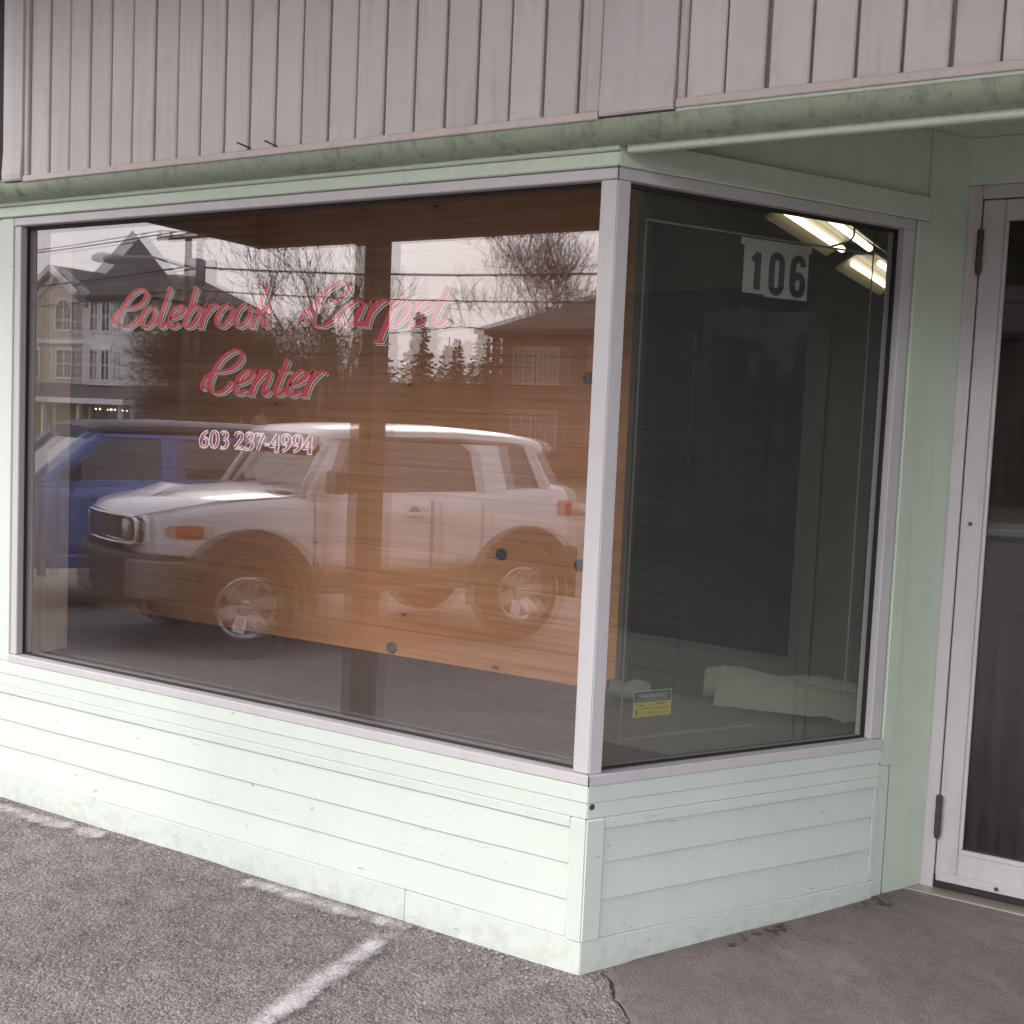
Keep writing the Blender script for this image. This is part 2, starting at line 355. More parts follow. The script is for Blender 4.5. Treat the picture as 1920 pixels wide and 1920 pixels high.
# ------------------------------------------------------------------ the shop building
TH = 1.0083; CT, ST = math.cos(TH), math.sin(TH); MI = math.tan(TH/2)
DX, DY = .714, 1.132                       # foot of the door frame
XC = 1.19                                  # middle of the entrance
def TS(a, o, z): return (a*CT-o*ST, a*ST+o*CT, z)
def mir(T): return lambda a, o, z: (lambda p: (2*XC-p[0], p[1], p[2]))(T(a, o, z))
shop = root('shop_building', (0, 0, 0), 'pale green and tan clapboard shop with big corner display window, splayed entrance and glass door', 'building')
def board(name, T, a0, a1, o0, o1, z0, z1, mat, parent=None, m0=0, m1=0, bevel=.002):
    return MB(T).box(a0, a1, o0, o1, z0, z1, m0, m1).build(name, mat, parent or shop, bevel)
def clap(T, a0, a1, z0, z1, mat='green_low', ph=0):
    m = MB(T); z2 = z1+.012; N = max(2, int((a1-a0)/.12)); vs = []
    for i in range(N+1):
        a = a0+(a1-a0)*i/N; wv = .0012*noise.noise((a*3, z0*50, ph))
        vs += [(a, -.013+wv*2, z0+wv), (a, -.003+wv, z2), (a, .004, z2), (a, .004, z0+wv)]
    fs = []
    for i in range(N): fs += [(4*i+k, 4*i+(k+1) % 4, 4*i+4+(k+1) % 4, 4*i+4+k) for k in range(4)]
    m.add(vs, fs+[(3, 2, 1, 0), tuple(4*N+k for k in range(4))])
    return m.build('clapboard', mat, shop, .0015)
XL = -3.4
def nails(T, pts, o):
    for a, z in pts:
        MB(T).lathe([(0, -.0012), (.003, -.0010), (.0042, .0006), (.0042, .003)], 'y', (a, o, z), 8).build('nail_head', 'green_low', shop)
for T, sgn in ((TID, 0), (mir(TID), 1)):
    # base of the street front
    board('base_wall', T, XL, -.01, .005, .07, -.15, .54, 'green_low', bevel=0)
    board('sill_board', T, XL, 0, -.016, .01, .487, .535, 'green_low', m1=-MI)
    board('sill_board', T, XL, 0, -.012, .01, .441, .4865, 'green_low', m1=-MI)
    board('sill_moulding', T, XL, -.0425, -.015, .01, .411, .4405, 'green_low')
    zz = [.098, .203, .306, .411]
    for k in range(3): clap(T, XL, -.043, zz[k], zz[k+1], ph=k+sgn*9)
    board('corner_board', T, -.042, 0, -.018, .01, .0925, .4405, 'green_low', m1=-MI, bevel=.004)
    board('skirt_board', T, XL, -.585, -.014, .01, -.15, .097, 'green_low')
    board('skirt_board', T, -.584, 0, -.0145, .01, -.15, .0965, 'green_low', m1=-MI)
    # upright and head boards round the display window
    board('window_casing', T, -2.525, -2.449, -.012, .03, .5355, 2.204, 'green_low', bevel=.003)
    board('casing_strip', T, -2.548, -2.526, -.005, .03, .5355, 2.204, 'green_low', bevel=.003)
    board('head_board', T, XL, 0, -.020, .03, 2.2055, 2.243, 'green', m1=-MI, bevel=.003)
    board('head_board', T, XL, 0, -.029, .03, 2.2435, 2.279, 'green', m1=-MI, bevel=.004)
    board('pier_wall', T, XL, -2.549, 0, .06, .5355, 2.204, 'green_low')
for T, sgn in ((TS, 0), (mir(TS), 1)):
    board('base_wall', T, .01, 1.335, .006, .07, -.15, .54, 'green_low', bevel=0)
    board('sill_board', T, 0, 1.102, -.016, .01, .487, .535, 'green_low', m0=MI)
    board('sill_board', T, 0, 1.098, -.012, .01, .441, .4865, 'green_low', m0=MI)
    board('sill_moulding', T, .053, 1.095, -.015, .01, .408, .4405, 'green_low')
    zz = [.096, .205, .312, .408]
    for k in range(3): clap(T, .0535, 1.082, zz[k], zz[k+1], ph=20+k+sgn*9)
    board('corner_board', T, 0, .052, -.018, .01, .0925, .4405, 'green_low', m0=MI, bevel=.004)
    board('end_strip', T, 1.0825, 1.10, -.010, .01, .097, .4075, 'green_low')
    board('skirt_board', T, 0, 1.1, -.0145, .01, -.15, .0955, 'green_low', m0=MI)
    board('window_casing', T, 1.1035, 1.157, -.014, .02, .474, 2.2045, 'green', bevel=.003)
    board('casing_strip', T, 1.1015, 1.15, -.006, .02, -.15, .4735, 'green_low', bevel=.003)
    board('entrance_panel', T, 1.1575, 1.34, -.004, .05, -.15, 2.49, 'green', bevel=.002)
    board('head_board', T, 0, 1.1445, -.020, .03, 2.2055, 2.279, 'green', m0=MI, bevel=.003)
    board('upper_panel', T, .0, 1.157, .004, .05, 2.2795, 2.49, 'green', m0=MI)
    # interior side of the splayed wall below the glass
nails(TID, [(-.99, .426), (-.179, .426), (-2.1, .426), (-.7, .426)], -.0155); nails(TID, [(-.753, .478), (-.109, .474), (-1.5, .47)], -.0125); nails(TID, [(-.113, .036), (-1.414, .058), (-.6, .05), (-.57, .02)], -.0148)
nails(TID, [(-.555, .243), (-.96, .272), (-1.213, .298), (-2.067, .167), (-1.231, .157), (-1.75, .36)], -.010)
nails(TS, [(.538, .422), (.081, .428), (.9, .424)], -.0155); nails(TS, [(.371, .285), (.75, .37), (.95, .16)], -.010); nails(TS, [(.107, .048), (.70, .05)], -.015)
MB(TS).lathe([(0, -.0008), (.0045, -.0006), (.009, .0004)], 'y', (.009, -.0125, .475), 10).build('rusty_screw', 'steel', shop)
# header across the entrance and the grimy, shade-darkened cove under the siding
board('entrance_header', TID, .03, 2*XC-.03, -.022, .004, 2.236, 2.262, 'green', bevel=.004)
board('entrance_header', TID, .02, 2*XC-.02, -.034, .004, 2.2625, 2.285, 'green', bevel=.004)
board('header_back', TID, .05, 2*XC-.05, -.02, .012, 2.2855, 2.6, 'green', bevel=0)
m = MB(); pf = []
for i in range(9):
    a = R(90*i/8); pf.append((-.090+.078*(1-math.cos(a)), 2.306-.052*math.sin(a)))
pf += [(.03, 2.254), (.03, 2.32), (-.090, 2.3085)]
m.prism([(p[0], p[1]) for p in pf], XL, 6.0, 'x'); m.build('cove_moulding', 'green_dirty_shaded', shop, smooth=True).modifiers.new('es', 'EDGE_SPLIT').split_angle = R(30)
board('cove_lip', TID, .19, 6.0, -.094, -.04, 2.3055, 2.3145, 'green')
# upper wall: tan vertical planks, pilasters, trims
uw = MB().box(XL, 6.0, -.066, .06, 2.315, 3.559).build('upper_wall', 'groove', shop)
pm = MB().prism([(0, -.082), (.088, -.082), (.092, -.078), (.092, -.06), (-.003, -.06), (-.003, -.079)], 2.329, 3.22, 'z').build('siding_plank', 'tan', uw)
random.seed(5)
n = 0; x = -2.262
pl = None
xs_l = [-2.262+.1038*i for i in range(21)]
xs_r = [.214+.1038*i for i in range(26)]
for i, x in enumerate(xs_l+xs_r):
    c = pm if i == 0 else copy_of(pm, (0, 0, 0), uw)
    c.location = (x+random.uniform(-.0015, .0015), random.uniform(-.0015, .001), 0); c.rotation_euler = (0, random.uniform(-.0006, .0006), 0)
def ub(name, x0, x1, y0, z0, z1, mat='tan_trim'): return board(name, TID, x0, x1, y0, -.0605, z0, z1, mat, uw, bevel=.0025)
ub('bottom_trim', -2.288, -.022, -.098, 2.3065, 2.328); ub('bottom_trim', .19, 6.0, -.098, 2.315, 2.337)
ub('edge_trim', -2.288, -2.268, -.092, 2.3285, 3.22); ub('edge_trim', -.062, -.0215, -.092, 2.3285, 3.22); ub('edge_trim', .1905, .2105, -.092, 2.3375, 3.22)
ub('edge_trim', -.0835, -.0625, -.084, 2.3285, 3.22)
def pil(x0, x1):
    m = MB(); rows = []
    for z, d in ((2.312, 0), (2.318, .004), (2.335, .006), (2.42, .0), (2.7, .0), (3.22, 0)):
        rows.append([(x0, -.075, z), (x0+.004, -.098-d, z), ((x0+x1)/2, -.1-d*1.4, z), (x1-.004, -.098-d, z), (x1, -.075, z)])
    vs = [p for r_ in rows for p in r_]; fs = [(5*i+k, 5*i+k+1, 5*i+6+k, 5*i+5+k) for i in range(5) for k in range(4)]
    m.add(vs, fs); m.box(x0+.003, x1-.003, -.0745, -.0605, 2.313, 3.22); return m.build('pilaster', 'tan_grey', uw, smooth=False)
pil(-.0205, .1895); pil(-2.398, -2.2885)
board('recess_shade_board', TID, XL, -2.399, -.068, -.0665, 2.33, 3.22, 'dark', uw, bevel=0)  # flat board, shade of a recess put into its dark colour
for nx, nzz, dx in ((-1.223, 2.337, -.016), (-1.113, 2.333, -.013)):      # two bent nails left in the siding
    MB().tube([(nx, -.08, nzz), (nx-.003, -.105, nzz+.003), (nx+dx*.6, -.122, nzz+.007), (nx+dx, -.124, nzz+.009)], .0028, 6).build('bent_nail', 'steel', uw)
# canopy over the forecourt; unseen roof, raised off the beam to light the wall
CX, CY = -3.152, -2.0
can = MB().box(CX, 6.0, CY-.05, -.0665, 3.23, 3.35).build('canopy', 'bounce_soffit', shop)
MB().box(CX, 6.0, CY, CY+.09, 2.447, 2.74).build('canopy_beam', 'soffit', can, .004)
MB().box(CX, CX+.09, CY+.0905, -.1, 2.45, 2.73).build('canopy_beam', 'soffit', can, .004)
for px in (-2.265, 3.9):
    MB().box(px-.095, px+.042, CY+.005, CY+.142, gz(px, CY)-.05, 2.4465).build('canopy_post', 'post', can, .006)
    MB().box(px-.075, px+.022, CY+.005, CY+.1, 2.7405, 3.2295).build('canopy_post', 'post', can, .006)
# entrance: ceiling, door frame, door
MB().add([(.06, .013, 2.4905), (2*XC-.06, .013, 2.4905), (2*XC-DX+.1, DY+.06, 2.4905), (DX-.1, DY+.06, 2.4905)], [(0, 1, 2, 3)]).build('entrance_ceiling', 'green', shop)
board('door_header', TID, DX-.01, 2*XC-DX+.01, DY-.012, DY+.06, 2.3415, 2.49, 'green')
DR = 2*XC-DX
fm = MB()
fm.box(DX, DX+.041, DY-.01, DY+.045, .04, 2.341); fm.box(DR-.041, DR, DY-.01, DY+.045, .04, 2.341); fm.box(DX+.0412, DR-.0412, DY-.01, DY+.045, 2.298, 2.341)
fm.build('door_frame', 'alu_door', shop, .003)
board('threshold', TID, DX-.055, DR+.055, DY-.075, DY+.06, .005, .048, 'sill', bevel=.006)
d0, d1 = DX+.0445, DR-.0445
dm = MB()
dm.box(d0, d0+.066, DY-.006, DY+.038, .088, 2.294); dm.box(d1-.066, d1, DY-.006, DY+.038, .088, 2.294)
dm.box(d0+.0662, d1-.0662, DY-.0055, DY+.0375, .0885, .172); dm.box(d0+.0662, d1-.0662, DY-.0055, DY+.0375, 2.228, 2.2935)
door = dm.build('door', 'alu_door', shop, .003)
MB().box(d0+.066, d1-.066, DY+.014, DY+.018, .172, 2.228).build('pane', 'glass_door', door)
sm = MB(); sm.box(d0+.0665, d1-.0665, DY-.003, DY+.012, .1722, .188); sm.box(d0+.0665, d0+.0785, DY-.003, DY+.012, .189, 2.227); sm.build('glazing_bead', 'alu_door', door, .002)
MB().box(d0-.002, d1+.002, DY-.012, DY+.03, .051, .0875).build('door_sweep', 'gasket', door, .003)
MB().box(d0+.004, d1-.004, DY-.0165, DY-.0062, .075, .104).build('kick_strip', 'alu_door', door, .002)
bm_ = MB(); bm_.tube([(d0+.069, DY+.06, 1.255), (d1-.069, DY+.06, 1.255)], .014, 10); bm_.build('push_bar', 'alu', door, smooth=True)
for z0 in (.226, 2.066):
    h = MB(); h.tube([(d0-.0015, DY-.016, z0+.045*i) for i in range(4)], .0085, 10); hg = h.build('hinge', 'steel', door, smooth=False)
    k = MB()
    for i in range(3): k.lathe([(0, 0), (.0105, 0), (.0105, .038), (0, .038)], 'z', (d0-.0015, DY-.016, z0+.004+.045*i), 12)
    k.lathe([(0, -.012), (.006, -.01), (.0095, .0)], 'z', (d0-.0015, DY-.016, z0), 12); k.build('knuckle', 'steel', hg)
for z0 in (1.262, .09):
    MB().lathe([(0, -.001), (.007, -.001), (.006, .003), (0, .004)], 'y', (d0+.03 if z0 > 1 else d0+.19, DY-.019 if z0 < 1 else DY-.009, z0), 10).build('screw', 'steel', door)
# ---- display windows
def win_main(T, full):
    f = MB(T); a0, a1, z0, z1 = -2.4485, 0, .5362, 2.2048
    f.box(a0, a1, -.020, .062, z0, .5655, m1=-MI)           # sill rail
    f.box(a0, a1, -.010, .062, 2.1735, z1, m1=-MI)          # head rail
    f.box(a0, a0+.036, -.007, .0615, .566, 2.173)           # left jamb
    f.box(-.046, 0, -.007, .0615, .566, 2.173, m1=-MI)      # corner mullion, street side
    fo = f.build('display_window', 'alu', shop, .003)
    g = MB(T); gi = a0+.036
    for q in ((gi, -.0465, .5657, .5735), (gi, -.0465, 2.163, 2.1732), (gi, gi+.007, .574, 2.1625), (-.0532, -.0465, .574, 2.1625)):
        g.box(q[0], q[1], .019, .0285, q[2], q[3])
    g.build('gasket', 'gasket', fo)
    N = 1
    MB(T).add([(gi, .030, .566), (-.0465, .030, .566), (-.0465, .030, 2.173), (gi, .030, 2.173)], [(0, 1, 2, 3)]).build('pane', 'glass', fo, recalc=False)
    if full: MB(T).add([(gi, .058, .566), (-.0465, .047, .566), (-.0465, .0475, 2.173), (gi, .0585, 2.173)], [(0, 1, 2, 3)]).build('inner_pane', 'glass_in', fo, recalc=False)
    return fo
def win_side(T):
    f = MB(T); z0, z1 = .5362, 2.2048
    f.box(0, 1.1, -.020, .062, z0, .5655, m0=MI); f.box(0, 1.1, -.010, .062, 2.1735, z1, m0=MI)
    f.box(0, .038, -.007, .0615, .566, 2.173, m0=MI); f.box(1.055, 1.1, -.007, .0615, .566, 2.173)
    fo = f.build('side_window', 'alu', shop, .003)
    g = MB(T)
    for q in ((.0385, 1.0545, .5657, .572), (.0385, 1.0545, 2.163, 2.1732), (.0385, .044, .573, 2.1625), (1.044, 1.0545, .573, 2.1625)): g.box(q[0], q[1], .019, .0285, q[2], q[3])
    g.build('gasket', 'gasket', fo)
    MB(T).add([(.038, .030, .566), (1.055, .030, .566), (1.055, .030, 2.173), (.038, .030, 2.173)], [(0, 1, 2, 3)]).build('pane', 'glass_side', fo, recalc=False)
    return fo
def seam(T, fo_):
    MB(T).tube([(.011, -.0203, .5364), (.011, -.0203, .5654)], .0014, 5).build('frame_joint', 'gasket', fo_); MB(T).tube([(.0055, -.0103, 2.1737), (.0055, -.0103, 2.2046)], .0014, 5).build('frame_joint', 'gasket', fo_)
wm = win_main(TID, True); ws = win_side(TS); win_main(mir(TID), False); win_side(mir(TS))
seam(TID, wm)
fo = MB(TS)
for q in ((.117, .1235, .64, 2.092), (.124, .966, 2.086, 2.092), (.9665, .9725, .612, 2.13), (.124, .60, .640, .6465)): fo.box(q[0], q[1], .033, .0335, q[2], q[3])
fo.build('alarm_foil', 'foil', ws)
# ---- shell and interior
def slab(name, x0, x1, y0, y1, z0, z1, mat): return MB().box(x0, x1, y0, y1, z0, z1).build(name, mat, shop)
slab('roof', XL-1.5, 6.6, -.06, 8.6, 3.56, 3.75, 'dark_room')
slab('interior_ceiling', XL-1.2, 6.4, 1.27, 8.4, 2.80, 2.86, 'ceil'); slab('display_ceiling', XL-1.2, .0, .065, 1.268, 2.56, 2.62, 'dark_room')
MB().prism([(XL-1.2, .08), (-.05, .08), (.55, 1.05), (.66, 1.21), (2*XC-.66, 1.21), (2*XC-.55, 1.05), (2*XC+.05, .08), (6.4, .08), (6.4, 8.4), (XL-1.2, 8.4)], -.2, .035, 'z').build('interior_floor', 'carpet', shop)
slab('back_wall', XL-1.5, 6.6, 8.4, 8.6, -.2, 3.55, 'dark_room'); slab('end_wall', XL-1.5, XL-1.2, -.02, 8.399, -.2, 3.55, 'dark_room'); slab('end_wall', 6.4, 6.6, .07, 8.399, -.2, 3.55, 'dark_room')
slab('pier_wall', XL-1.5, XL-.001, -.06, .06, -.15, 3.55, 'dark_room')
slab('upper_lining', XL-1.2, .02, .062, .0645, 2.18, 3.5, 'dark_room')
slab('pier_wall', 4.8, 6.6, -.06, .06, -.15, 3.55, 'green_low')
# closing ceiling above the entrance recess and behind the splayed walls
MB().add([(-.1, .065, 2.63), (2*XC+.1, .065, 2.63), (2*XC+.1, 1.3, 2.63), (-.1, 1.3, 2.63)], [(0, 1, 2, 3)]).build('recess_roof', 'dark_room', shop)
slab('door_lintel', DX-.02, DR+.02, DY+.062, DY+.2, 2.35, 2.85, 'dark_room')
# display platform
MB().prism([(-3.36, .064), (-.04, .064), (.53, .965), (.62, 1.12), (.50, 1.12), (-3.36, 1.12)], .44, .556, 'z').build('display_platform', 'carpet', shop)
MB().prism([(2*XC-a, b) for a, b in [(-3.36, .064), (-.04, .064), (.53, .965), (.62, 1.12), (.50, 1.12), (-3.36, 1.12)]], .44, .556, 'z').build('display_platform', 'carpet', shop)
slab('window_lining', -2.455, -2.415, .064, .225, .557, 2.559, 'beige')
part_ = slab('display_end_wall', -3.39, -3.35, .064, 1.12, .557, 2.559, 'dark_room')
# knotty pine plank partition behind the display
bk = MB().box(-3.345, -.36, .995, 1.03, .557, 2.559).build('plank_partition', 'pine', shop)
PH = .1112
pk = MB().box(0, 2.98, -.018, 0, .0004, PH-.0004)
pk0 = pk.build('plank', 'pine', bk, .001)
for i in range(18):
    c = pk0 if i == 0 else copy_of(pk0, (0, 0, 0), bk)
    c.location = (-3.342, .994+random.uniform(-.001, .001), .5575+PH*i)
MB().box(-.3595, -.335, .955, 1.03, .557, 2.559).build('end_trim', 'post', bk, .004)
for x, z in ((-.87, 1.02), (-.53, 1.01), (-.53, 1.70)):
    MB().lathe([(0, -.003), (.021, -.003), (.0235, -.0015), (.0235, .004)], 'y', (x, .974, z), 24).build('round_plug', 'plug', bk)
MB().lathe([(0, -.004), (.022, -.004), (.025, -.002), (.025, .004)], 'y', (-1.37, .974, .588), 24).build('round_plug', 'steelgrey', bk)

# ------------------------------------------------------------------ painted lettering
def catmull(P, n=7):
    out = []
    for i in range(len(P)-1):
        p0 = P[max(0, i-1)]; p1 = P[i]; p2 = P[i+1]; p3 = P[min(len(P)-1, i+2)]
        for k in range(n):
            t = k/n
            out.append(tuple(.5*((2*b)+(-a+c)*t+(2*a-5*b+4*c-d)*t*t+(-a+3*b-3*c+d)*t**3) for a, b, c, d in zip(p0, p1, p2, p3)))
    out.append(tuple(P[-1])); return out
def oval(cx, cy_, rx, ry, a0=60, a1=440, n=14): return [(cx+rx*math.cos(R(a0+(a1-a0)*i/n)), cy_+ry*math.sin(R(a0+(a1-a0)*i/n))) for i in range(n+1)]
SCR = {  # centre lines before slanting, advance
 'C': ([[(.17, .50), (.36, .52), (.53, .62), (.60, .80), (.52, .96), (.37, .97), (.20, .80), (.11, .52), (.11, .22), (.22, .03), (.40, .02), (.52, .13), (.575, .27)],
        [(.115, .47), (.02, .40), (-.045, .24), (-.02, .10), (.035, .13)]], .62),
 'o': ([oval(.19, .275, .15, .265)], .40),
 'l': ([[(.10, 1.0), (.10, .6), (.10, .15), (.14, .02), (.22, .03), (.27, .13)], [(.04, .95), (.10, 1.0)]], .27),
 'e': ([[(.06, .22), (.20, .28), (.31, .38), (.30, .50), (.20, .54), (.09, .42), (.05, .22), (.10, .04), (.21, .01), (.31, .10)]], .35),
 'b': ([[(.09, 1.0), (.09, .6), (.09, .02)], [(.09, .12), (.09, .34), (.19, .53), (.31, .49), (.345, .28), (.28, .06), (.16, .005), (.09, .06)]], .40),
 'r': ([[(.01, .47), (.09, .54), (.09, .3), (.09, 0)], [(.0, .0), (.15, 0)], [(.09, .28), (.17, .46), (.26, .55), (.33, .50)]], .34),
 'k': ([[(.09, 1.0), (.09, .6), (.09, 0)], [(.0, 0), (.15, 0)], [(.09, .25), (.20, .48), (.31, .53), (.34, .42), (.26, .31), (.19, .27)], [(.19, .27), (.28, .22), (.30, .06), (.37, .01), (.42, .10)]], .42),
 'a': ([[(.33, .45), (.22, .545), (.10, .42), (.05, .20), (.10, .02), (.20, .03), (.30, .20), (.33, .45)], [(.34, .52), (.33, .3), (.32, .08), (.38, .005), (.44, .10)]], .44),
 'p': ([[(.01, .47), (.09, .54), (.09, .1), (.09, -.36)], [(.0, -.36), (.17, -.36)], [(.09, .12), (.10, .36), (.20, .54), (.32, .48), (.34, .26), (.26, .04), (.14, .01), (.09, .08)]], .40),
 't': ([[(.13, .80), (.12, .5), (.11, .14), (.16, .01), (.25, .04), (.29, .13)], [(.01, .54), (.27, .54)]], .29),
 'n': ([[(.01, .47), (.09, .54), (.09, .3), (.09, 0)], [(.0, 0), (.15, 0)], [(.09, .25), (.19, .48), (.29, .54), (.335, .42), (.32, .16), (.355, .01), (.41, .03), (.45, .12)]], .46),
 ' ': ([], .30),
}
DIG = {
 '6': ([[(.50, .97), (.30, .86), (.14, .62), (.09, .34), (.16, .06), (.30, .0), (.46, .12), (.49, .32), (.40, .52), (.26, .54), (.12, .42)]], .60),
 '0': ([oval(.29, .5, .21, .49, 90, 450, 16)], .60),
 '3': ([[(.08, .82), (.18, .97), (.34, .97), (.44, .80), (.36, .60), (.24, .54)], [(.24, .54), (.40, .48), (.48, .28), (.38, .06), (.20, -.01), (.06, .06)]], .56),
 '2': ([[(.06, .74), (.14, .94), (.30, .99), (.44, .86), (.42, .62), (.26, .34), (.06, .05)], [(.06, .05), (.30, .05), (.46, .05), (.52, .18)]], .60),
 '7': ([[(.05, .78), (.09, .94), (.30, .94), (.52, .94)], [(.52, .94), (.36, .5), (.22, .0)]], .54),
 '4': ([[(.40, .0), (.40, .5), (.40, .98)], [(.40, .98), (.2, .6), (.04, .28), (.3, .28), (.56, .28)], [(.26, .0), (.54, .0)]], .60),
 '9': ([[(.10, .03), (.30, .14), (.46, .38), (.51, .66), (.44, .92), (.30, .99), (.14, .88), (.10, .68), (.20, .48), (.34, .46), (.48, .58)]], .60),
 '-': ([[(.04, .36), (.30, .36)]], .34), ' ': ([], .30), '1': ([[(.1, .72), (.24, .98), (.24, .5), (.24, 0)]], .42),
}
def lettering(text, font, x0, z0, h, width, slant, thick, thin, rise=0.0):
    """list of ribbons, each a list of (centre, unit normal, half width) in the x,z plane"""
    adv = 0; rib = []
    for ch in text:
        st, ad = font[ch]
        for s in st: rib.append([(p[0]+adv, p[1]) for p in catmull(s, 6)])
        adv += ad
    k = width/adv; out = []
    for s in rib:
        pts = [Vector((x0+x*k+math.tan(slant)*y*h, z0+y*h+rise*x*k)) for x, y in s]; row = []
        for i, p in enumerate(pts):
            t = pts[min(i+1, len(pts)-1)]-pts[max(i-1, 0)]
            t = t.normalized() if t.length > 1e-9 else Vector((1, 0)); nrm = Vector((-t.y, t.x))
            d = abs(t.dot(Vector((math.sin(slant*.6), math.cos(slant*.6)))))
            row.append((p, nrm, (thin+(thick-thin)*d**1.6)*.5))
        out.append(row)
    return out
def ribs_mesh(name, rib, y, mat, parent, off=(0, 0), grow=0.0):
    m = MB(); e = 0
    for row in rib:
        k = len(m.v)
        for i, (p, n_, hw) in enumerate(row):
            yy = y+e
            for sg in (-1, 1):
                q = p+n_*(hw+grow)*sg; m.v.append((q.x+off[0], yy, q.y+off[1]))
        m.f += [(k+2*i, k+2*i+1, k+2*i+3, k+2*i+2) for i in range(len(row)-1)]
        e += .00002
    return m.build(name, mat, parent, recalc=False)
YL = .0325
for txt, x0, z0, h, wd, nm in (('Colebrook', -1.965, 1.800, .135, .73, 'Colebrook_lettering'), ('Carpet', -1.093, 1.800, .138, .535, 'Carpet_lettering'), ('Center', -1.522, 1.580, .145, .50, 'Center_lettering')):
    rb = lettering(txt, SCR, x0, z0, h, wd, R(24), .0185, .007)
    nm = 'shop_name_lettering'
    lt = ribs_mesh(nm, rb, YL, 'red', wm)
    for j, (of, mt) in enumerate((((.0034, -.003), 'white'), ((.0060, -.0054), 'black'), ((.0088, -.0078), 'white'))):
        ribs_mesh('letter_shade', rb, YL+.0012*(j+1), mt, wm, of, -.0006)
rb = lettering('603 237-4994', DIG, -1.528, 1.398, .0545, .497, R(3), .0115, .005)
ribs_mesh('phone_number_lettering', rb, YL, 'red', wm, grow=-.0019)
ribs_mesh('phone_number_outline', rb, YL+.0012, 'white_bright', wm, grow=.0028)

# house number cards 106 inside the side window
num = root('house_number_sign', TS(.585, .034, 1.92), 'white paper cards reading 106 in bold black, taped inside the side window', 'sign')
def ribs_side(name, strokes, mat, y, parent):
    m = MB(TS)
    for pts, hw in strokes:
        P = [Vector(p) for p in pts]; k = len(m.v); vs = []
        for i, p in enumerate(P):
            t = (P[min(i+1, len(P)-1)]-P[max(i-1, 0)]).normalized(); q = Vector((-t.y, t.x))*hw
            vs += [(p.x-q.x, y, p.y-q.y), (p.x+q.x, y, p.y+q.y)]
        m.add(vs, [(2*i, 2*i+1, 2*i+3, 2*i+2) for i in range(len(P)-1)])
    return m.build(name, mat, parent, recalc=False)
cards = [(.4655, .549, 2.072, 1.926), (.5475, .633, 2.068, 1.921), (.6315, .712, 2.066, 1.922)]
for i, (a, b, zt, zb) in enumerate(cards):
    MB(TS).box(a, b, .0345+.0006*i, .0349+.0006*i, zb, zt).build('number_card', 'card', num)
MB(TS).box(.452, .72, .0342, .0344, 2.062, 2.083).build('tape_strip', 'palegrey', num)
def mv(P, ax, az): return [(ax+x, az+z) for x, z in P]
ribs_side('digit_one', [(mv([(.052, .118), (.052, .012)], .4655, 1.926), .0122), (mv([(.030, .096), (.045, .106), (.052, .118)], .4655, 1.926), .008)], 'ink', .0341, num)
ribs_side('digit_zero', [([(.590+.019*math.cos(R(a)), 1.990+(.030 if math.sin(R(a)) > 0 else -.030)*(1 if abs(math.sin(R(a))) > .02 else 0)+.022*math.sin(R(a))) for a in range(0, 361, 12)], .0112)], 'ink', .0341, num)
six = [(.6905, 2.020), (.686, 2.036), (.672, 2.042), (.657, 2.034), (.652, 2.016), (.651, 1.985), (.652, 1.958), (.658, 1.944), (.672, 1.939), (.686, 1.945), (.691, 1.960), (.690, 1.978), (.682, 1.990), (.670, 1.992), (.656, 1.984)]
ribs_side('digit_six', [(catmull(six, 4), .0112)], 'ink', .0341, num)
# alarm warning sticker
wr = root('warning_sticker', TS(.227, .034, .70), 'small yellow and black alarm warning sticker in the corner of the side window', 'sticker')
a0, a1, zb, zt = .1605, .2935, .7005, .7765
MB(TS).box(a0, a1, .0345, .0348, zb, zt).build('sticker_border', 'palegrey', wr)
MB(TS).box(a0+.002, a1-.002, .0342, .03445, zb+.043, zt-.002).build('dark_panel', 'olive', wr)
MB(TS).box(a0+.0005, a1-.0005, .0341, .03435, zb+.0005, zb+.0425).build('yellow_panel', 'yellow', wr)
def text_mesh(name, body, a, z, size, width, T, y, mat, parent):
    cu = bpy.data.curves.new(name, 'FONT'); cu.body = body; cu.size = size; cu.resolution_u = 2
    tmp = bpy.data.objects.new(name+'_tmp', cu); COL.objects.link(tmp)
    dg = bpy.context.evaluated_depsgraph_get(); me0 = tmp.evaluated_get(dg).to_mesh()
    vs = [tuple(v.co) for v in me0.vertices]; fs = [tuple(p.vertices) for p in me0.polygons]; tmp.evaluated_get(dg).to_mesh_clear()
    bpy.data.objects.remove(tmp); bpy.data.curves.remove(cu)
    wx = max(v[0] for v in vs); k = width/wx
    m = MB(T); m.add([(a+v[0]*k, y, z+v[1]) for v in vs], fs); return m.build(name, mat, parent, recalc=False)
text_mesh('warning_text', 'WARNING!', .178, .7545, .0175, .100, TS, .0339, 'palegrey', wr)
text_mesh('small_print', 'ELECTRONIC SURVEILLANCE', .1755, .7477, .0055, .104, TS, .0339, 'palegrey', wr)
sm = MB(TS)
for z, x0, x1, h in ((.732, .181, .196, .003), (.7335, .214, .232, .0016), (.7355, .238, .272, .003), (.723, .190, .283, .0022), (.7105, .213, .237, .0022), (.712, .243, .255, .0016)): sm.box(x0, x1, .0339, .03395, z, z+h)
sm.box(.170, .176, .0339, .03395, .708, .722); sm.build('print_line', 'olive', wr)

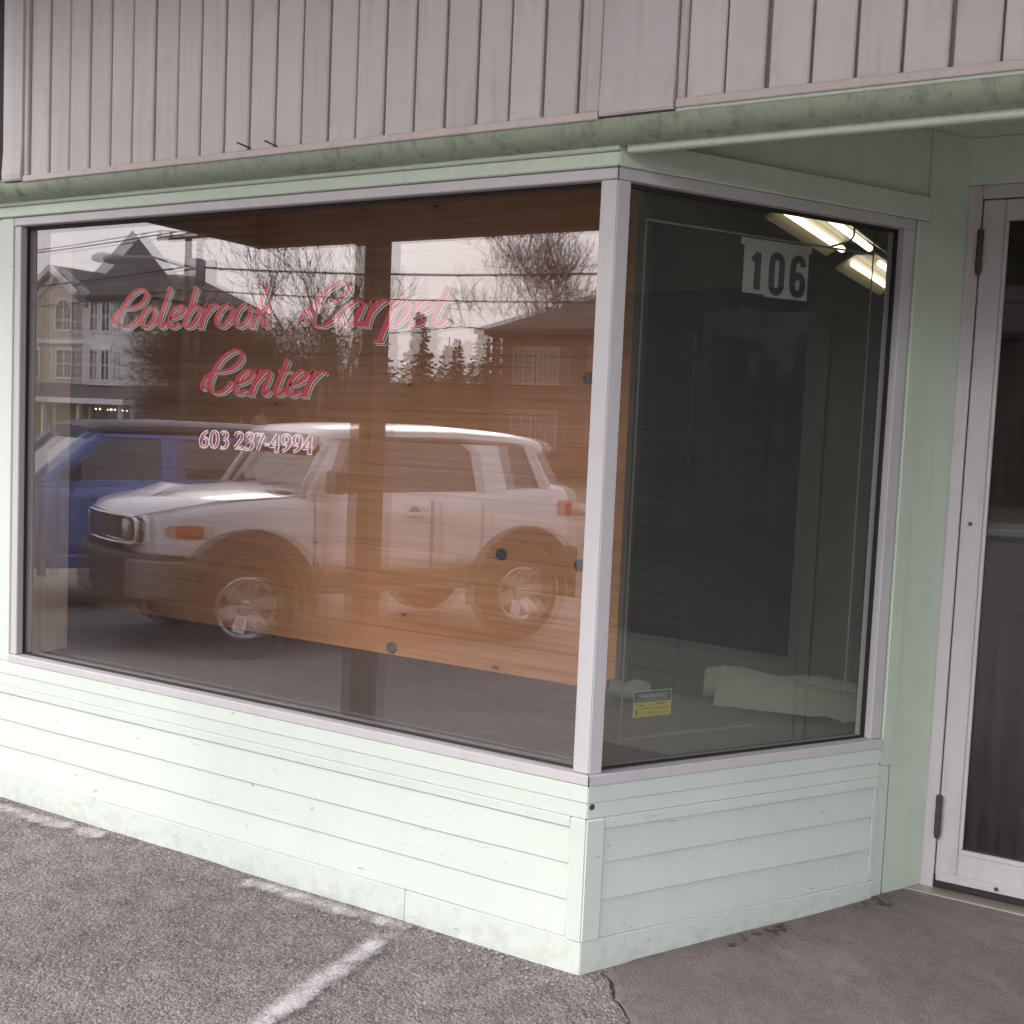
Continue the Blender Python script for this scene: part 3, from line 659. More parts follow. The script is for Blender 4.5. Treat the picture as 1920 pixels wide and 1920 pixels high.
# ------------------------------------------------------------------ inside the shop
def roll_carpet(name, p0, p1, r, label, flap=None):
    o = root(name, p0, label, 'carpet')
    a = Vector(p0); b = Vector(p1); t = (b-a); Ln = t.length; t.normalize(); u = Vector((0, 0, 1)); s = t.cross(u).normalized()
    m = MB(); N = 46; M_ = 12
    for j in range(M_+1):
        for i in range(N+1):
            ang = 2*math.pi*2.6*i/N; rr = r*(.35+.65*i/N)*(1+.03*noise.noise((j*.4, ang, r*9)))
            c = a+t*(Ln*j/M_)+u*(r*(.95+.10*math.sin(j*.9))+.0)
            q = c+s*math.cos(ang)*rr+u*math.sin(ang)*rr*.86; m.v.append(tuple(q))
    m.f = [(j*(N+1)+i, j*(N+1)+i+1, (j+1)*(N+1)+i+1, (j+1)*(N+1)+i) for j in range(M_) for i in range(N)]
    m.build('rolled_carpet', 'cream', o, smooth=True)
    if flap:
        f = MB(); nx, ny = 14, 12; q0, q1, wd = flap
        q0 = Vector(q0); q1 = Vector(q1)
        for j in range(ny+1):
            for i in range(nx+1):
                p = q0.lerp(q1, i/nx); v = j/ny
                hgt = .16*math.exp(-((v-.28)/.22)**2)*(1-.45*i/nx)+.012*noise.noise((i*.5, j*.5, 1))
                f.v.append((p.x+wd[0]*v, p.y+wd[1]*v, p.z+hgt))
        f.f = [(j*(nx+1)+i, j*(nx+1)+i+1, (j+1)*(nx+1)+i+1, (j+1)*(nx+1)+i) for j in range(ny) for i in range(nx)]
        f.build('loose_flap', 'cream', o, smooth=True)
    return o
roll_carpet('carpet_roll', (-.04, 1.03, .559), (.46, 1.16, .559), .075, 'cream carpet roll with loose flap behind the side window', ((.05, .86, .57), (.50, .98, .575), (-.02, .32)))
roll_carpet('carpet_remnant', (-.32, .82, .559), (-.20, .90, .559), .045, 'small cream carpet remnant beside the pine partition')
def fixture(x, y0, y1, z, label, hang):
    o = root('fluorescent_light', (x, (y0+y1)/2, z), label, 'light')
    m = MB(); pr = [(-.17, -.075), (-.06, .0), (.06, .0), (.17, -.075), (.172, -.068), (.062, .01), (-.062, .01), (-.172, -.068)]
    m.prism([(x+a, z+b) for a, b in pr], y0, y1, 'y'); m.build('reflector', 'cream_enamel', o)
    for s in (-1, 1):
        MB().tube([(x+s*.075, y0+.04, z-.045), (x+s*.075, y1-.04, z-.045)], .018, 10).build('tube', 'lamp_tube', o, smooth=True)
    if hang:
        for y in (y0+.25, y1-.25): MB().tube([(x, y, z+.008), (x, y, 2.80)], .006, 6).build('hanger', 'gasket', o)
    return o
MT['cream_enamel'] = mat_simple('cream_enamel', (.38, .32, .22), .4)
MT['lamp_tube'] = mat_emit('fluorescent_tube', (1, .90, .70), 1.7)
fixture(-.24, 2.55, 3.75, 2.64, 'lit fluorescent ceiling fixture nearest the side window, seen top right through the glass', True)
fixture(-.24, 3.95, 5.2, 2.60, 'lit fluorescent ceiling fixture farther back in the shop', True)
fixture(.95, 5.0, 6.2, 2.60, 'lit fluorescent ceiling fixture deep inside behind the entrance door', True)
cd = root('lamp_conduit', (-.1, 3.0, 2.6), 'thin black bent conduit hanging between the fluorescent fixtures', 'conduit')
MB().tube([(-.075, 2.95, 2.80), (-.075, 2.95, 2.53), (-.10, 2.98, 2.51), (-.24, 3.1, 2.505)], .006, 6).build('conduit_pipe', 'gasket', cd)
MB().box(-.095, -.055, 2.93, 2.97, 2.745, 2.80).build('junction_box', 'gasket', cd)
# slatted display board seen dimly through the side window
sl = root('slatted_board', (-1.0, 3.2, .035), 'dark brown slatted display board standing inside the shop', 'display board')
MB().box(-1.22, -.62, 3.21, 3.24, .036, 2.1).build('backing', 'slat', sl) if False else None
MT['slat'] = mat_simple('brown_slat', (.075, .042, .032), .7)
MB().box(-1.32, -.97, 3.215, 3.24, .036, 2.1).build('backing_panel', 'dark', sl)
s0 = MB().box(-1.32, -.97, 3.195, 3.2145, 0, .052).build('slat', 'slat', sl, .003)
for i in range(33):
    c = s0 if i == 0 else copy_of(s0, (0, 0, 0), sl)
    c.location = (0, 0, .06+.0615*i)

# ------------------------------------------------------------------ cars (parked nose-in, seen in the window's reflection)
def mat_car(name, col, rough=.25, metal=0):
    n = NT(name); p = n.bsdf(n.mix(n.noise(n.pos(obj=True), 4), sc(col, .96), sc(col, 1.03)), rough, metal)
    p.inputs['Coat Weight'].default_value = .6; p.inputs['Coat Roughness'].default_value = .05; return n.done(p)
MT.update(silver=mat_car('silver_white_paint', (.74, .72, .735), .3), whiteroof=mat_car('white_roof_paint', (.80, .78, .77), .3), blue=mat_car('blue_paint', (.06, .15, .42), .25),
    tyre=mat_simple('tyre_rubber', (.018, .017, .017), .85, obj=True), rim=mat_simple('alloy_rim', (.5, .49, .48), .3, .8, obj=True), trim=mat_simple('black_trim', (.022, .021, .021), .6, obj=True),
    grey_trim=mat_simple('grey_bumper', (.16, .155, .15), .5, obj=True), chrome=mat_simple('chrome', (.7, .7, .7), .12, 1, obj=True), amber=mat_simple('amber_lens', (.52, .13, .03), .2, obj=True),
    redlens=mat_simple('red_lens', (.55, .03, .015), .2, obj=True), carglass=mat_simple('tinted_glass', (.035, .037, .04), .04, 0, .05, obj=True, spec=.9), lens=mat_simple('headlamp_lens', (.5, .5, .5), .1, .6, obj=True),
    darkroof=mat_simple('dark_roof_paint', (.04, .045, .075), .7, obj=True), seam=mat_simple('panel_gap', (.03, .028, .028), .8, obj=True), cabin=mat_simple('grey_cabin', (.06, .06, .065), .9, obj=True))
def car(name, label, loc, heading, P):
    """x runs from the front axle to the rear, y sideways, z up"""
    rz = math.atan2(-heading[1], -heading[0])
    c = root(name, loc, label, 'car', rz=rz, local=True)
    WB, body, roofm = P['wb'], P['body'], P['roof']
    def cv(x, y): return x+.24*(y/.9)**2*max(0, min(1, (.15-x)/.9))
    # lower body: loft
    rows = []
    for x, wd, zt, zb in P['stations']:
        hz = zt
        rows.append([(x, 0, zb), (x, wd*.80, zb), (x, wd*.97, zb+.10), (x, wd, zb+.30), (x, wd, (zb+hz)/2+.1), (x, wd*.985, hz-.07), (x, wd*.955, hz-.015), (x, wd*.90, hz+.012), (x, wd*.5, hz+.045), (x, 0, hz+.05)])
    full = [r_+[(a, -b, d) for a, b, d in r_[-2:0:-1]] for r_ in rows]; n = len(full[0])
    m = MB(); m.v = [(cv(p[0], p[1]), p[1], p[2]) for r_ in full for p in r_]
    m.f = [(i*n+k, i*n+(k+1) % n, (i+1)*n+(k+1) % n, (i+1)*n+k) for i in range(len(full)-1) for k in range(n)]+[tuple(range(n))[::-1], tuple(range((len(full)-1)*n, len(full)*n))]
    b = m.build('body', body, c, smooth=True)
    cut = MB()
    for ax in (0, WB):
        for sg in (-1, 1): cut.lathe([(0, sg*.50), (P['arch'], sg*.50), (P['arch'], sg*1.3), (0, sg*1.3)], 'y', (ax, 0, P['wr']+.02), 40)
    co = cut.build('cut_tmp', 'trim'); bo = b.modifiers.new('b', 'BOOLEAN'); bo.object = co; bo.operation = 'DIFFERENCE'; bo.solver = 'EXACT'
    co.parent = c
    bpy.context.view_layer.update(); dg = bpy.context.evaluated_depsgraph_get(); me = bpy.data.meshes.new_from_object(b.evaluated_get(dg)); b.modifiers.clear(); b.data = me
    bpy.data.objects.remove(co)
    for p in me.polygons: p.use_smooth = True
    es = b.modifiers.new('es', 'EDGE_SPLIT'); es.split_angle = R(38)
    W = P['width']; B0, B1, y0, y1 = P['belt'], P['top'], W*.955, W*.845
    def yw(z): return y0+(y1-y0)*(z-B0)/(B1-B0)
    def panel(nm, poly, mat, out=0.0, th=.03, parent=None, sides=(1, -1)):
        res = None
        for sg in sides:
            q = MB(); nn = len(poly)
            q.add([(x, sg*(yw(z)+out), z) for x, z in poly]+[(x, sg*(yw(z)+out-th), z) for x, z in poly],
                  [tuple(range(nn)), tuple(range(nn, 2*nn))[::-1]]+[(i, (i+1) % nn, (i+1) % nn+nn, i+nn) for i in range(nn)])
            res = q.build(nm, mat, parent or c, .006)
        return res
    # greenhouse core (tinted glass box, solid inside)
    wx0, wx1, rx0, rx1 = P['ws0'], P['ws1'], P['rg0'], P['rg1']       # windshield base/top, rear glass top/base
    def cross(x0, x1, x2, x3, grow, mat, nm):
        q = MB(); a = yw(B0)-.02+grow; d = yw(B1)-.02+grow
        q.add([(x0, -a, B0-.03), (x0, a, B0-.03), (x3, a, B0-.03), (x3, -a, B0-.03), (x1, -d, B1), (x1, d, B1), (x2, d, B1), (x2, -d, B1)],
              [(0, 1, 5, 4), (1, 2, 6, 5), (2, 3, 7, 6), (3, 0, 4, 7), (4, 5, 6, 7), (0, 3, 2, 1)]); return q.build(nm, mat, c)
    cross(wx0, wx1, rx0, rx1, 0, 'carglass', 'windows')
    for poly in P['pillars']: panel('pillar', poly, body, .0, .05)
    for poly in P.get('white_pillars', []): panel('pillar', poly, roofm, .0, .05)
    # windshield surround and wipers
    q = MB()
    for sg in (-1, 1):
        q.tube([(wx0-.015, sg*(yw(B0)-.035), B0-.01), (wx1-.015, sg*(yw(B1)-.035), B1)], .035, 8)
    q.build('windshield_pillar', body, c, smooth=True)
    q = MB(); q.tube([(wx0-.03, -.1, B0+.005), (wx0+.02, .35, B0+.07)], .008, 5); q.tube([(wx0-.03, -.65, B0+.005), (wx0+.02, -.15, B0+.07)], .008, 5); q.build('wipers', 'trim', c)
    # roof
    rr = P['roofline']; rows = []
    for x, zt, k in rr:
        hw = yw(B1)*k
        rows.append([(x, hw-.02, zt-.115), (x, hw+.012, zt-.085), (x, hw+.005, zt-.045), (x, hw-.06, zt-.012), (x, hw*.5, zt+.006), (x, 0, zt+.012)])
    full = [r_+[(a, -b_, d) for a, b_, d in r_[-2::-1]] for r_ in rows]; n = len(full[0]); q = MB()
    q.v = [p for r_ in full for p in r_]; q.f = [(i*n+k, i*n+(k+1) % n, (i+1)*n+(k+1) % n, (i+1)*n+k) for i in range(len(full)-1) for k in range(n)]+[tuple(range(n))[::-1], tuple(range((len(full)-1)*n, len(full)*n))]
    ro = q.build('roof', roofm, c, smooth=True); es = ro.modifiers.new('es', 'EDGE_SPLIT'); es.split_angle = R(50)
    # body side details
    def side_y(x, z):
        st = P['stations']; 
        for (xa, wa, *_), (xb, wb_, *_) in zip(st, st[1:]):
            if xa <= x <= xb: return wa+(wb_-wa)*(x-xa)/(xb-xa)
        return st[-1][1]
    for sg in (1, -1):
        dr = None
        for xa, xb in P['doors']:
            q = MB(); zb, zt = P['sill'], B0-.035; N = 6
            xs_ = fr(xa, xb, N); g = MB()
            prof = [(zb, .002), (zb+.10, .002), (zb+.3, .003), (zt-.12, .003), (zt, .001)]
            vs = [(x, sg*(side_y(x, z)*(1.0 if z < zt-.1 else .99)+o_), z) for x in xs_ for z, o_ in prof]; k_ = len(prof)
            q.add(vs, [(i*k_+j, i*k_+j+1, (i+1)*k_+j+1, (i+1)*k_+j) for i in range(N) for j in range(k_-1)])
            d_ = q.build('door', body, c, smooth=True); so_ = d_.modifiers.new('s', 'SOLIDIFY'); so_.thickness = .003; so_.offset = -1
            if dr is None:
                hx = xb-.16; y_ = sg*(side_y(hx, .0)+.012)
                h = MB(); h.box(hx-.09, hx+.09, min(y_, y_+sg*.03), max(y_, y_+sg*.03), B0-.16, B0-.125); h.build('door_handle', body, d_, .008)
                h = MB(); h.lathe([(0, 0), (.05, 0), (.05, .004*1), (0, .004)], 'y', (hx, y_-.004 if sg > 0 else y_, B0-.125), 16); h.build('handle_recess', 'seam', d_)
            dr = d_
            for xx in (xa, xb):
                h = MB(); yy = [(z, sg*(side_y(xx, z)*(1 if z < zt-.1 else .99)+o_+.004)) for z, o_ in prof]
                vs = []
                for z, y_ in yy: vs += [(xx-.0035, y_, z), (xx+.0035, y_, z)]
                h.add(vs, [(2*i, 2*i+1, 2*i+3, 2*i+2) for i in range(len(yy)-1)]); h.build('door_gap', 'seam', c)
        # wheel arch flares and rocker
        for ax in (0, WB):
            q = MB(); N = 18; ri, ro_ = P['arch']-.015, P['arch']+P['flare']
            for i in range(N+1):
                a = R(-8+196*i/N); yb = side_y(ax, 0)
                for rr_, yy in ((ri, yb-.08), (ri, yb+.035), (ro_-.02, yb+.04), (ro_, yb+.004)):
                    q.v.append((ax+rr_*math.cos(a), sg*yy, P['wr']+.02+rr_*math.sin(a)*P.get('archz', 1)))
            q.f = [(i*4+k, i*4+k+1, i*4+5+k, i*4+4+k) for i in range(N) for k in range(3)]
            q.build('wheel_arch', P['flarem'], c, smooth=False)
        q = MB(); ya = sg*(side_y(1, 0)-.02); yb = sg*(side_y(1, 0)+.018); q.box(P['arch']+.08, WB-P['arch']-.08, min(ya, yb), max(ya, yb), P['sill']-.13, P['sill']-.01); q.build('rocker_panel', P['flarem'], c, .015)
        # mirror, lamps
        y_ = sg*(yw(B0)+.01); q = MB(); q.box(P['mirx'], P['mirx']+.10, min(y_, y_+sg*.2), max(y_, y_+sg*.2), B0+.02, B0+.20); q.build('side_mirror', 'trim', c, .025)
        q = MB(); lc = P['lampx']+.15
        for k in range(16):
            a = 2*math.pi*k/16; x = lc+.145*math.copysign(abs(math.cos(a))**.6, math.cos(a)); z = P['lampz']+.052*math.copysign(abs(math.sin(a))**.6, math.sin(a))
            q.v.append((cv(x, side_y(x, 0)), sg*(side_y(x, 0)*.998+.006), z))
        q.v.append((cv(lc, side_y(lc, 0)), sg*(side_y(lc, 0)+.03), P['lampz'])); q.f = [(k, (k+1) % 16, 16) for k in range(16)]
        q.build('corner_lamp', 'amber', c, smooth=True)
        xr = P['stations'][-1][0]; ys_ = side_y(xr-.08, 0); q = MB(); q.box(xr-.16, xr+.01, min(sg*(ys_-.10), sg*(ys_+.012)), max(sg*(ys_-.10), sg*(ys_+.012)), B0-.17, B0-.03); q.build('tail_lamp', 'redlens', c, .02)
        # headlamp
        xn = P['stations'][0][0]; q = MB(); q.lathe([(0, -.03), (.075, -.025), (.09, .0), (.095, .03)], 'x', (cv(xn, P['hly'])-.012, sg*P['hly'], P['lampz']), 20); q.build('headlamp', 'lens', c, smooth=True)
        # wheels
        for ax in (0, WB):
            yo = sg*(side_y(ax, 0)-.115)
            wr, rw = P['wr'], P['rim']
            q = MB(); q.lathe([(rw, -.10), (wr-.03, -.11), (wr, -.08), (wr, .08), (wr-.03, .11), (rw, .10)], 'y', (ax, yo, wr), 36, True); t = q.build('wheel', 'tyre', c, smooth=True)
            es = t.modifiers.new('es', 'EDGE_SPLIT'); es.split_angle = R(40)
            q = MB(); q.lathe([(rw, -.09*sg), (rw, .10*sg), (rw-.018, .108*sg), (rw-.035, .09*sg), (rw-.04, -.05*sg), (0, -.05*sg)], 'y', (ax, yo, wr), 36); rm = q.build('rim', 'grey_trim', t, smooth=False)
            q = MB()
            q.lathe([(rw, .10*sg), (rw-.012, .11*sg), (rw-.032, .098*sg)], 'y', (ax, yo, wr), 36)
            for k in range(6):
                a = R(60*k+12); ca, sa = math.cos(a), math.sin(a); w2 = .052
                pts = []
                for rr_, wh, yy in ((.05, .045, .075), (rw-.05, w2, .098), (rw-.02, w2*1.15, .10)):
                    for s_ in (-1, 1): pts.append((ax+rr_*ca-s_*wh*sa, yo+sg*yy, wr+rr_*sa+s_*wh*ca))
                pts += [(x, y-sg*.03, z) for x, y, z in pts]
                q.add(pts, [(0, 1, 3, 2), (2, 3, 5, 4), (0, 2, 8, 6), (2, 4, 10, 8), (1, 7, 9, 3), (3, 9, 11, 5)])
            q.lathe([(0, .095*sg), (.045, .095*sg), (.06, .085*sg), (.065, .05*sg)], 'y', (ax, yo, wr), 20); q.build('spokes', 'rim', t, smooth=False)
    # front: grille, bumper
    xn = P['stations'][0][0]; gw = P['grw']
    gy = fr(-gw, gw, 10)
    MB().prism([(cv(xn, y)-.03, y) for y in gy]+[(cv(xn, y)+.08, y) for y in gy[::-1]], P['lampz']-.10, P['lampz']+.09, 'z').build('grille', 'trim', c, .02)
    q = MB(); zc, hh = P['lampz'], .105
    loop = [(-gw, zc-.06), (-gw+.04, zc-hh), (gw-.04, zc-hh), (gw, zc-.06), (gw, zc+.06), (gw-.05, zc+hh-.01), (-gw+.05, zc+hh-.01), (-gw, zc+.06), (-gw, zc-.06)]
    lp2 = []
    for (ya, za), (yb, zb_) in zip(loop, loop[1:]): lp2 += [(ya+(yb-ya)*i/5, za+(zb_-za)*i/5) for i in range(5)]
    q.tube([(cv(xn, y)-.035, y, z) for y, z in lp2+[loop[-1]]], .016, 6, False); q.build('grille_surround', 'chrome', c, smooth=True)
    bw = P['width']-.03
    q = MB(); q.prism([(xn+.40, bw*1.0), (xn+.18, bw*.97), (xn+.02, bw*.74), (xn-.10, bw*.3), (xn-.10, -bw*.3), (xn+.02, -bw*.74), (xn+.18, -bw*.97), (xn+.40, -bw)], P['bz0'], P['bz1'], 'z'); q.build('bumper', P['bumperm'], c, .03, seg=2)
    for sg in (-1, 1):
        q = MB(); q.prism([(xn+.39, sg*(bw+.01)), (xn+.165, sg*bw*.98), (xn+.0, sg*bw*.74), (xn+.04, sg*bw*.70), (xn+.3, sg*bw*.80)], P['bz0']+.04, P['bz1']-.03, 'z'); q.build('bumper_corner', 'grey_trim', c, .02)
    xr = P['stations'][-1][0]
    q = MB(); q.box(xr-.1, xr+.12, -bw, bw, P['bz0']+.06, P['bz1']); q.build('rear_bumper', P['bumperm'], c, .03)
    if P.get('spare'):
        q = MB(); q.lathe([(.0, .2), (.22, .2), (.30, .19), (.38, .14), (.385, .04), (.34, .0), (0, 0)], 'x', (xr+.02, 0, .98), 30); q.build('spare_wheel', 'tyre', c, smooth=True)
    # hood crease, scoop, cowl and antenna
    hx0, hx1, hz0, hz1 = P['hood']
    if P.get('scoop'):
        q = MB(); q.prism([(hx0+.12, hz0+.062), (hx0+.16, hz0+.085), (hx0+.5, hz1+.058), (hx0+.12, hz0+.04)], -.22, .22, 'y'); q.build('hood_scoop', body, c, .01)
        q = MB(); q.box(hx0+.105, hx0+.125, -.19, .19, hz0+.045, hz0+.075); q.build('scoop_vent', 'trim', c)
    for sg in (-1, 1):
        q = MB(); q.tube([(hx0+.02, sg*side_y(hx0+.05, 0)*.90, hz0+.012), ((hx0+hx1)/2, sg*side_y((hx0+hx1)/2, 0)*.905, P['hoodm']+.013), (hx1, sg*side_y(hx1, 0)*.90, hz1+.013)], .006, 5); q.build('hood_gap', 'seam', c)
    q = MB(); q.box(wx0-.16, wx0-.03, -.72, .72, B0-.005, B0+.018); q.build('cowl', 'trim', c, .006)
    ay = P['width']*.86; q = MB(); q.tube([(wx0-.18, -ay, B0), (wx0-.10, -ay, B0+.75)], .004, 5); q.build('antenna', 'trim', c)
    return c
GZC = -.30
suv = dict(wb=2.45, body='silver', roof='whiteroof', width=.93, belt=1.235, top=1.66, arch=.46, wr=.40, rim=.235, flare=.115, flarem='trim', sill=.66, mirx=.60, lampx=-.78, lampz=.965, hly=.50, grw=.66, spare=True, scoop=True,
    stations=[(-.83, .70, 1.02, .55), (-.79, .79, 1.075, .52), (-.66, .87, 1.115, .48), (-.3, .915, 1.17, .45), (.40, .925, 1.215, .45), (1.2, .93, 1.235, .45), (2.0, .935, 1.26, .45), (2.5, .93, 1.30, .47), (2.88, .905, 1.31, .52), (2.96, .86, 1.29, .58)],
    ws0=.44, ws1=.70, rg0=2.52, rg1=2.78, doors=[(.52, 1.53), (1.545, 2.02)], hood=(-.80, .42, 1.06, 1.215), hoodm=1.175, bz0=.44, bz1=.80, bumperm='trim',
    pillars=[], white_pillars=[[(.45, 1.225), (.60, 1.225), (.78, 1.665), (.64, 1.665)], [(1.99, 1.24), (2.30, 1.24), (2.24, 1.665), (1.86, 1.665), (1.955, 1.60)], [(2.66, 1.24), (2.80, 1.24), (2.60, 1.665), (2.5, 1.665)], [(.45, 1.20), (2.86, 1.235), (2.83, 1.30), (2.3, 1.28), (.5, 1.25)]],
    roofline=[(.58, 1.70, .97), (.68, 1.755, 1.0), (1.0, 1.785, 1.0), (1.8, 1.80, 1.0), (2.3, 1.78, 1.0), (2.6, 1.745, .98), (2.74, 1.715, .92)])
hd = Vector((-.447, .894, 0)); left = Vector((-.894, -.447, 0))
axc = Vector((-4.42, .06-3.42, GZC)) + left*.93
car('parked_car', 'silver SUV with a white roof parked nose to the shop, mirrored in the display window', tuple(axc), hd, suv)
blue = dict(wb=2.7, body='blue', roof='darkroof', width=.90, belt=1.16, top=1.60, arch=.41, wr=.36, rim=.21, flare=.05, flarem='blue', sill=.52, mirx=.62, lampx=-.80, lampz=.86, hly=.58, grw=.50,
    stations=[(-.92, .70, .95, .45), (-.86, .80, 1.0, .42), (-.7, .86, 1.03, .38), (-.2, .89, 1.07, .36), (.38, .90, 1.13, .36), (1.5, .905, 1.16, .36), (2.7, .90, 1.17, .36), (3.3, .88, 1.17, .40), (3.42, .84, 1.15, .46)],
    ws0=.34, ws1=.86, rg0=3.0, rg1=3.3, doors=[(.55, 1.52), (1.535, 2.35)], hood=(-.88, .34, .99, 1.13), hoodm=1.085, bz0=.36, bz1=.66, bumperm='blue',
    pillars=[[(.33, 1.15), (.47, 1.15), (.98, 1.605), (.84, 1.605)], [(1.47, 1.15), (1.62, 1.15), (1.62, 1.605), (1.49, 1.605)], [(2.34, 1.15), (2.52, 1.15), (2.5, 1.605), (2.36, 1.605)], [(3.1, 1.15), (3.32, 1.15), (3.08, 1.605), (2.9, 1.605)], [(.33, 1.12), (3.33, 1.14), (3.33, 1.20), (.33, 1.18)], [(.80, 1.57), (3.1, 1.57), (3.1, 1.61), (.84, 1.61)]],
    roofline=[(.80, 1.66, .96), (.95, 1.71, 1.0), (1.6, 1.74, 1.0), (2.6, 1.73, 1.0), (3.0, 1.70, .98), (3.1, 1.67, .92)])
axb = axc + Vector((-2.95, 0, 0))
car('parked_car', 'boxy blue SUV with dark roof, mirrored at the left of the display window', tuple(axb), hd, blue)

# ------------------------------------------------------------------ across the street (seen in the reflection)
MT.update(beige_sid=mat_simple('beige_siding', (.56, .49, .39), .8, 0, .08, 2), wtrim=mat_simple('white_house_trim', (.82, .80, .77), .6), shingle=mat_simple('grey_shingle', (.13, .12, .108), .9, 0, .3, 3),
    dulltrim=mat_simple('weathered_trim', (.26, .22, .2), .7), brick=mat_simple('brown_brick', (.075, .042, .032), .9, 0, .35, 4), brownroof=mat_simple('brown_shingle', (.05, .033, .028), .9, 0, .3, 2), win=mat_simple('house_window_glass', (.03, .032, .036), .08, 0, .1, 1, spec=.8),
    polew=mat_bark('pole_wood', (.10, .082, .07)), wire=mat_simple('wire', (.02, .02, .02), .7), tank=mat_simple('transformer_grey', (.22, .22, .22), .5), lampgrey=mat_simple('lamp_grey', (.34, .34, .34), .5),
    porchlight=mat_emit('porch_bulb', (1, .75, .4), 6))
GF = -.33
def house_window(parent, x, z, wd, h, y, arch=False, trim='wtrim'):
    """window on a wall facing +y; frame is a part, pane its sub-part"""
    f = MB(); t = .1
    f.box(x-wd/2-t, x-wd/2, y, y+.07, z-t, z+h+(0 if arch else t)); f.box(x+wd/2, x+wd/2+t, y, y+.07, z-t, z+h+(0 if arch else t)); f.box(x-wd/2, x+wd/2, y, y+.08, z-t, z)
    if arch:
        for k in range(10):
            a, b = R(18*k), R(18*k+18); r_, q_ = wd/2, wd/2+t
            f.prism([(x+r_*math.cos(a), z+h+r_*math.sin(a)), (x+q_*math.cos(a), z+h+q_*math.sin(a)), (x+q_*math.cos(b), z+h+q_*math.sin(b)), (x+r_*math.cos(b), z+h+r_*math.sin(b))], y, y+.07)
    else: f.box(x-wd/2, x+wd/2, y, y+.07, z+h, z+h+t)
    f.box(x-.03, x+.03, y, y+.05, z, z+h+(wd/2 if arch else 0)); f.box(x-wd/2, x+wd/2, y, y+.045, z+h*.5-.03, z+h*.5+.03)
    fo_ = f.build('window', trim, parent)
    p = MB()
    if arch: p.prism([(x-wd/2, z), (x+wd/2, z)]+[(x+wd/2*math.cos(R(20*k)), z+h+wd/2*math.sin(R(20*k))) for k in range(10)], y-.02, y+.02)
    else: p.box(x-wd/2, x+wd/2, y-.02, y+.02, z, z+h)
    p.build('pane', 'win', fo_)
HY = -38.0
hb = root('victorian_house', (-49, HY-4, GF), 'beige gabled house with white trim, arched window and pointed tower roof, mirrored at upper left', 'house')
wl = MB(); wl.prism([(-56.6, GF), (-48.2, GF), (-48.2, 7.45), (-50.6, 9.0), (-53.0, 7.45), (-56.6, 7.0)], HY-9, HY); wl.box(-48.2, -43.6, HY-9, HY-.6, GF, 7.4); wl.build('wall', 'beige_sid', hb)
for k in range(22):      # lap siding courses on the gable wall
    z = 3.0+.21*k
    if z < 7.4: MB().box(-56.6, -48.2, HY, HY+.03, z, z+.012).build('siding_course', 'beige_sid', hb) if k % 2 == 0 else None
rf = MB()
for sg in (-1, 1):
    xe = -50.6+sg*2.9; ze = 7.30
    rf.add([(-50.6, HY+.5, 9.25), (xe, HY+.5, ze), (xe, HY-9, ze), (-50.6, HY-9, 9.25), (-50.6, HY+.5, 9.05), (xe, HY+.5, ze-.2), (xe, HY-9, ze-.2), (-50.6, HY-9, 9.05)], [(0, 1, 2, 3), (4, 7, 6, 5), (0, 4, 5, 1), (1, 5, 6, 2), (3, 2, 6, 7)])
rf.add([(-48.6, HY-.2, 7.45), (-43.2, HY-.2, 7.45), (-43.2, HY-9, 7.45), (-48.6, HY-9, 7.45), (-48.6, HY-4.5, 9.3), (-45.4, HY-4.5, 9.3)], [(0, 1, 5, 4), (1, 2, 5), (2, 3, 4, 5), (3, 0, 4)])
roof_ = rf.build('roof', 'shingle', hb)
tr = MB()
for sg in (-1, 1):
    a = (-50.6, 9.28); b = (-50.6+sg*2.95, 7.32)
    tr.prism([(a[0], a[1]-.02), (b[0], b[1]-.02), (b[0], b[1]-.30), (a[0], a[1]-.34)], HY+.42, HY+.56)
    tr.prism([(a[0]+sg*.35, 8.6), (b[0]-sg*.1, 7.15), (b[0]-sg*.1, 6.75), (a[0]+sg*1.15, 7.75), (a[0]+sg*.3, 8.35)], HY+.02, HY+.1)
tr.box(-48.35, -48.0, HY-.02, HY+.1, 2.9, 7.4); tr.box(-56.6, -48.2, HY, HY+.15, 5.1, 5.3); tr.build('gable_trim', 'wtrim', hb)
house_window(hb, -50.0, 5.85, 1.15, 1.0, HY+.01, True); house_window(hb, -49.9, 3.3, 1.15, 1.45, HY+.01); house_window(hb, -52.5, 3.3, 1.15, 1.45, HY+.01)
bay = MB(); bay.prism([(-48.0, HY-.6), (-47.5, HY+.5), (-45.7, HY+.5), (-45.1, HY-.6)], 2.9, 7.5, 'z'); bay.build('bay', 'wtrim', hb)
house_window(hb, -46.95, 5.7, .55, 1.5, HY+.52); house_window(hb, -46.1, 5.7, .55, 1.5, HY+.52); house_window(hb, -46.95, 3.2, .55, 1.5, HY+.52); house_window(hb, -46.1, 3.2, .55, 1.5, HY+.52)
tw = MB(); tw.add([(-48.2, HY+.9, 7.5), (-44.0, HY+.9, 7.5), (-44.0, HY-3.2, 7.5), (-48.2, HY-3.2, 7.5), (-46.1, HY-1.1, 11.1), (-48.0, HY+.7, 7.2), (-44.2, HY+.7, 7.2), (-44.2, HY-3, 7.2), (-48.0, HY-3, 7.2)], [(0, 1, 4), (1, 2, 4), (2, 3, 4), (3, 0, 4), (0, 5, 6, 1), (1, 6, 7, 2), (2, 7, 8, 3), (3, 8, 5, 0)]); tw.build('tower_roof', 'shingle', roof_)
MB().prism([(HY+.9, 7.55), (HY-1.1, 11.15), (HY-1.25, 11.15), (HY+.7, 7.55)], -48.3, -48.12, 'x') if False else None
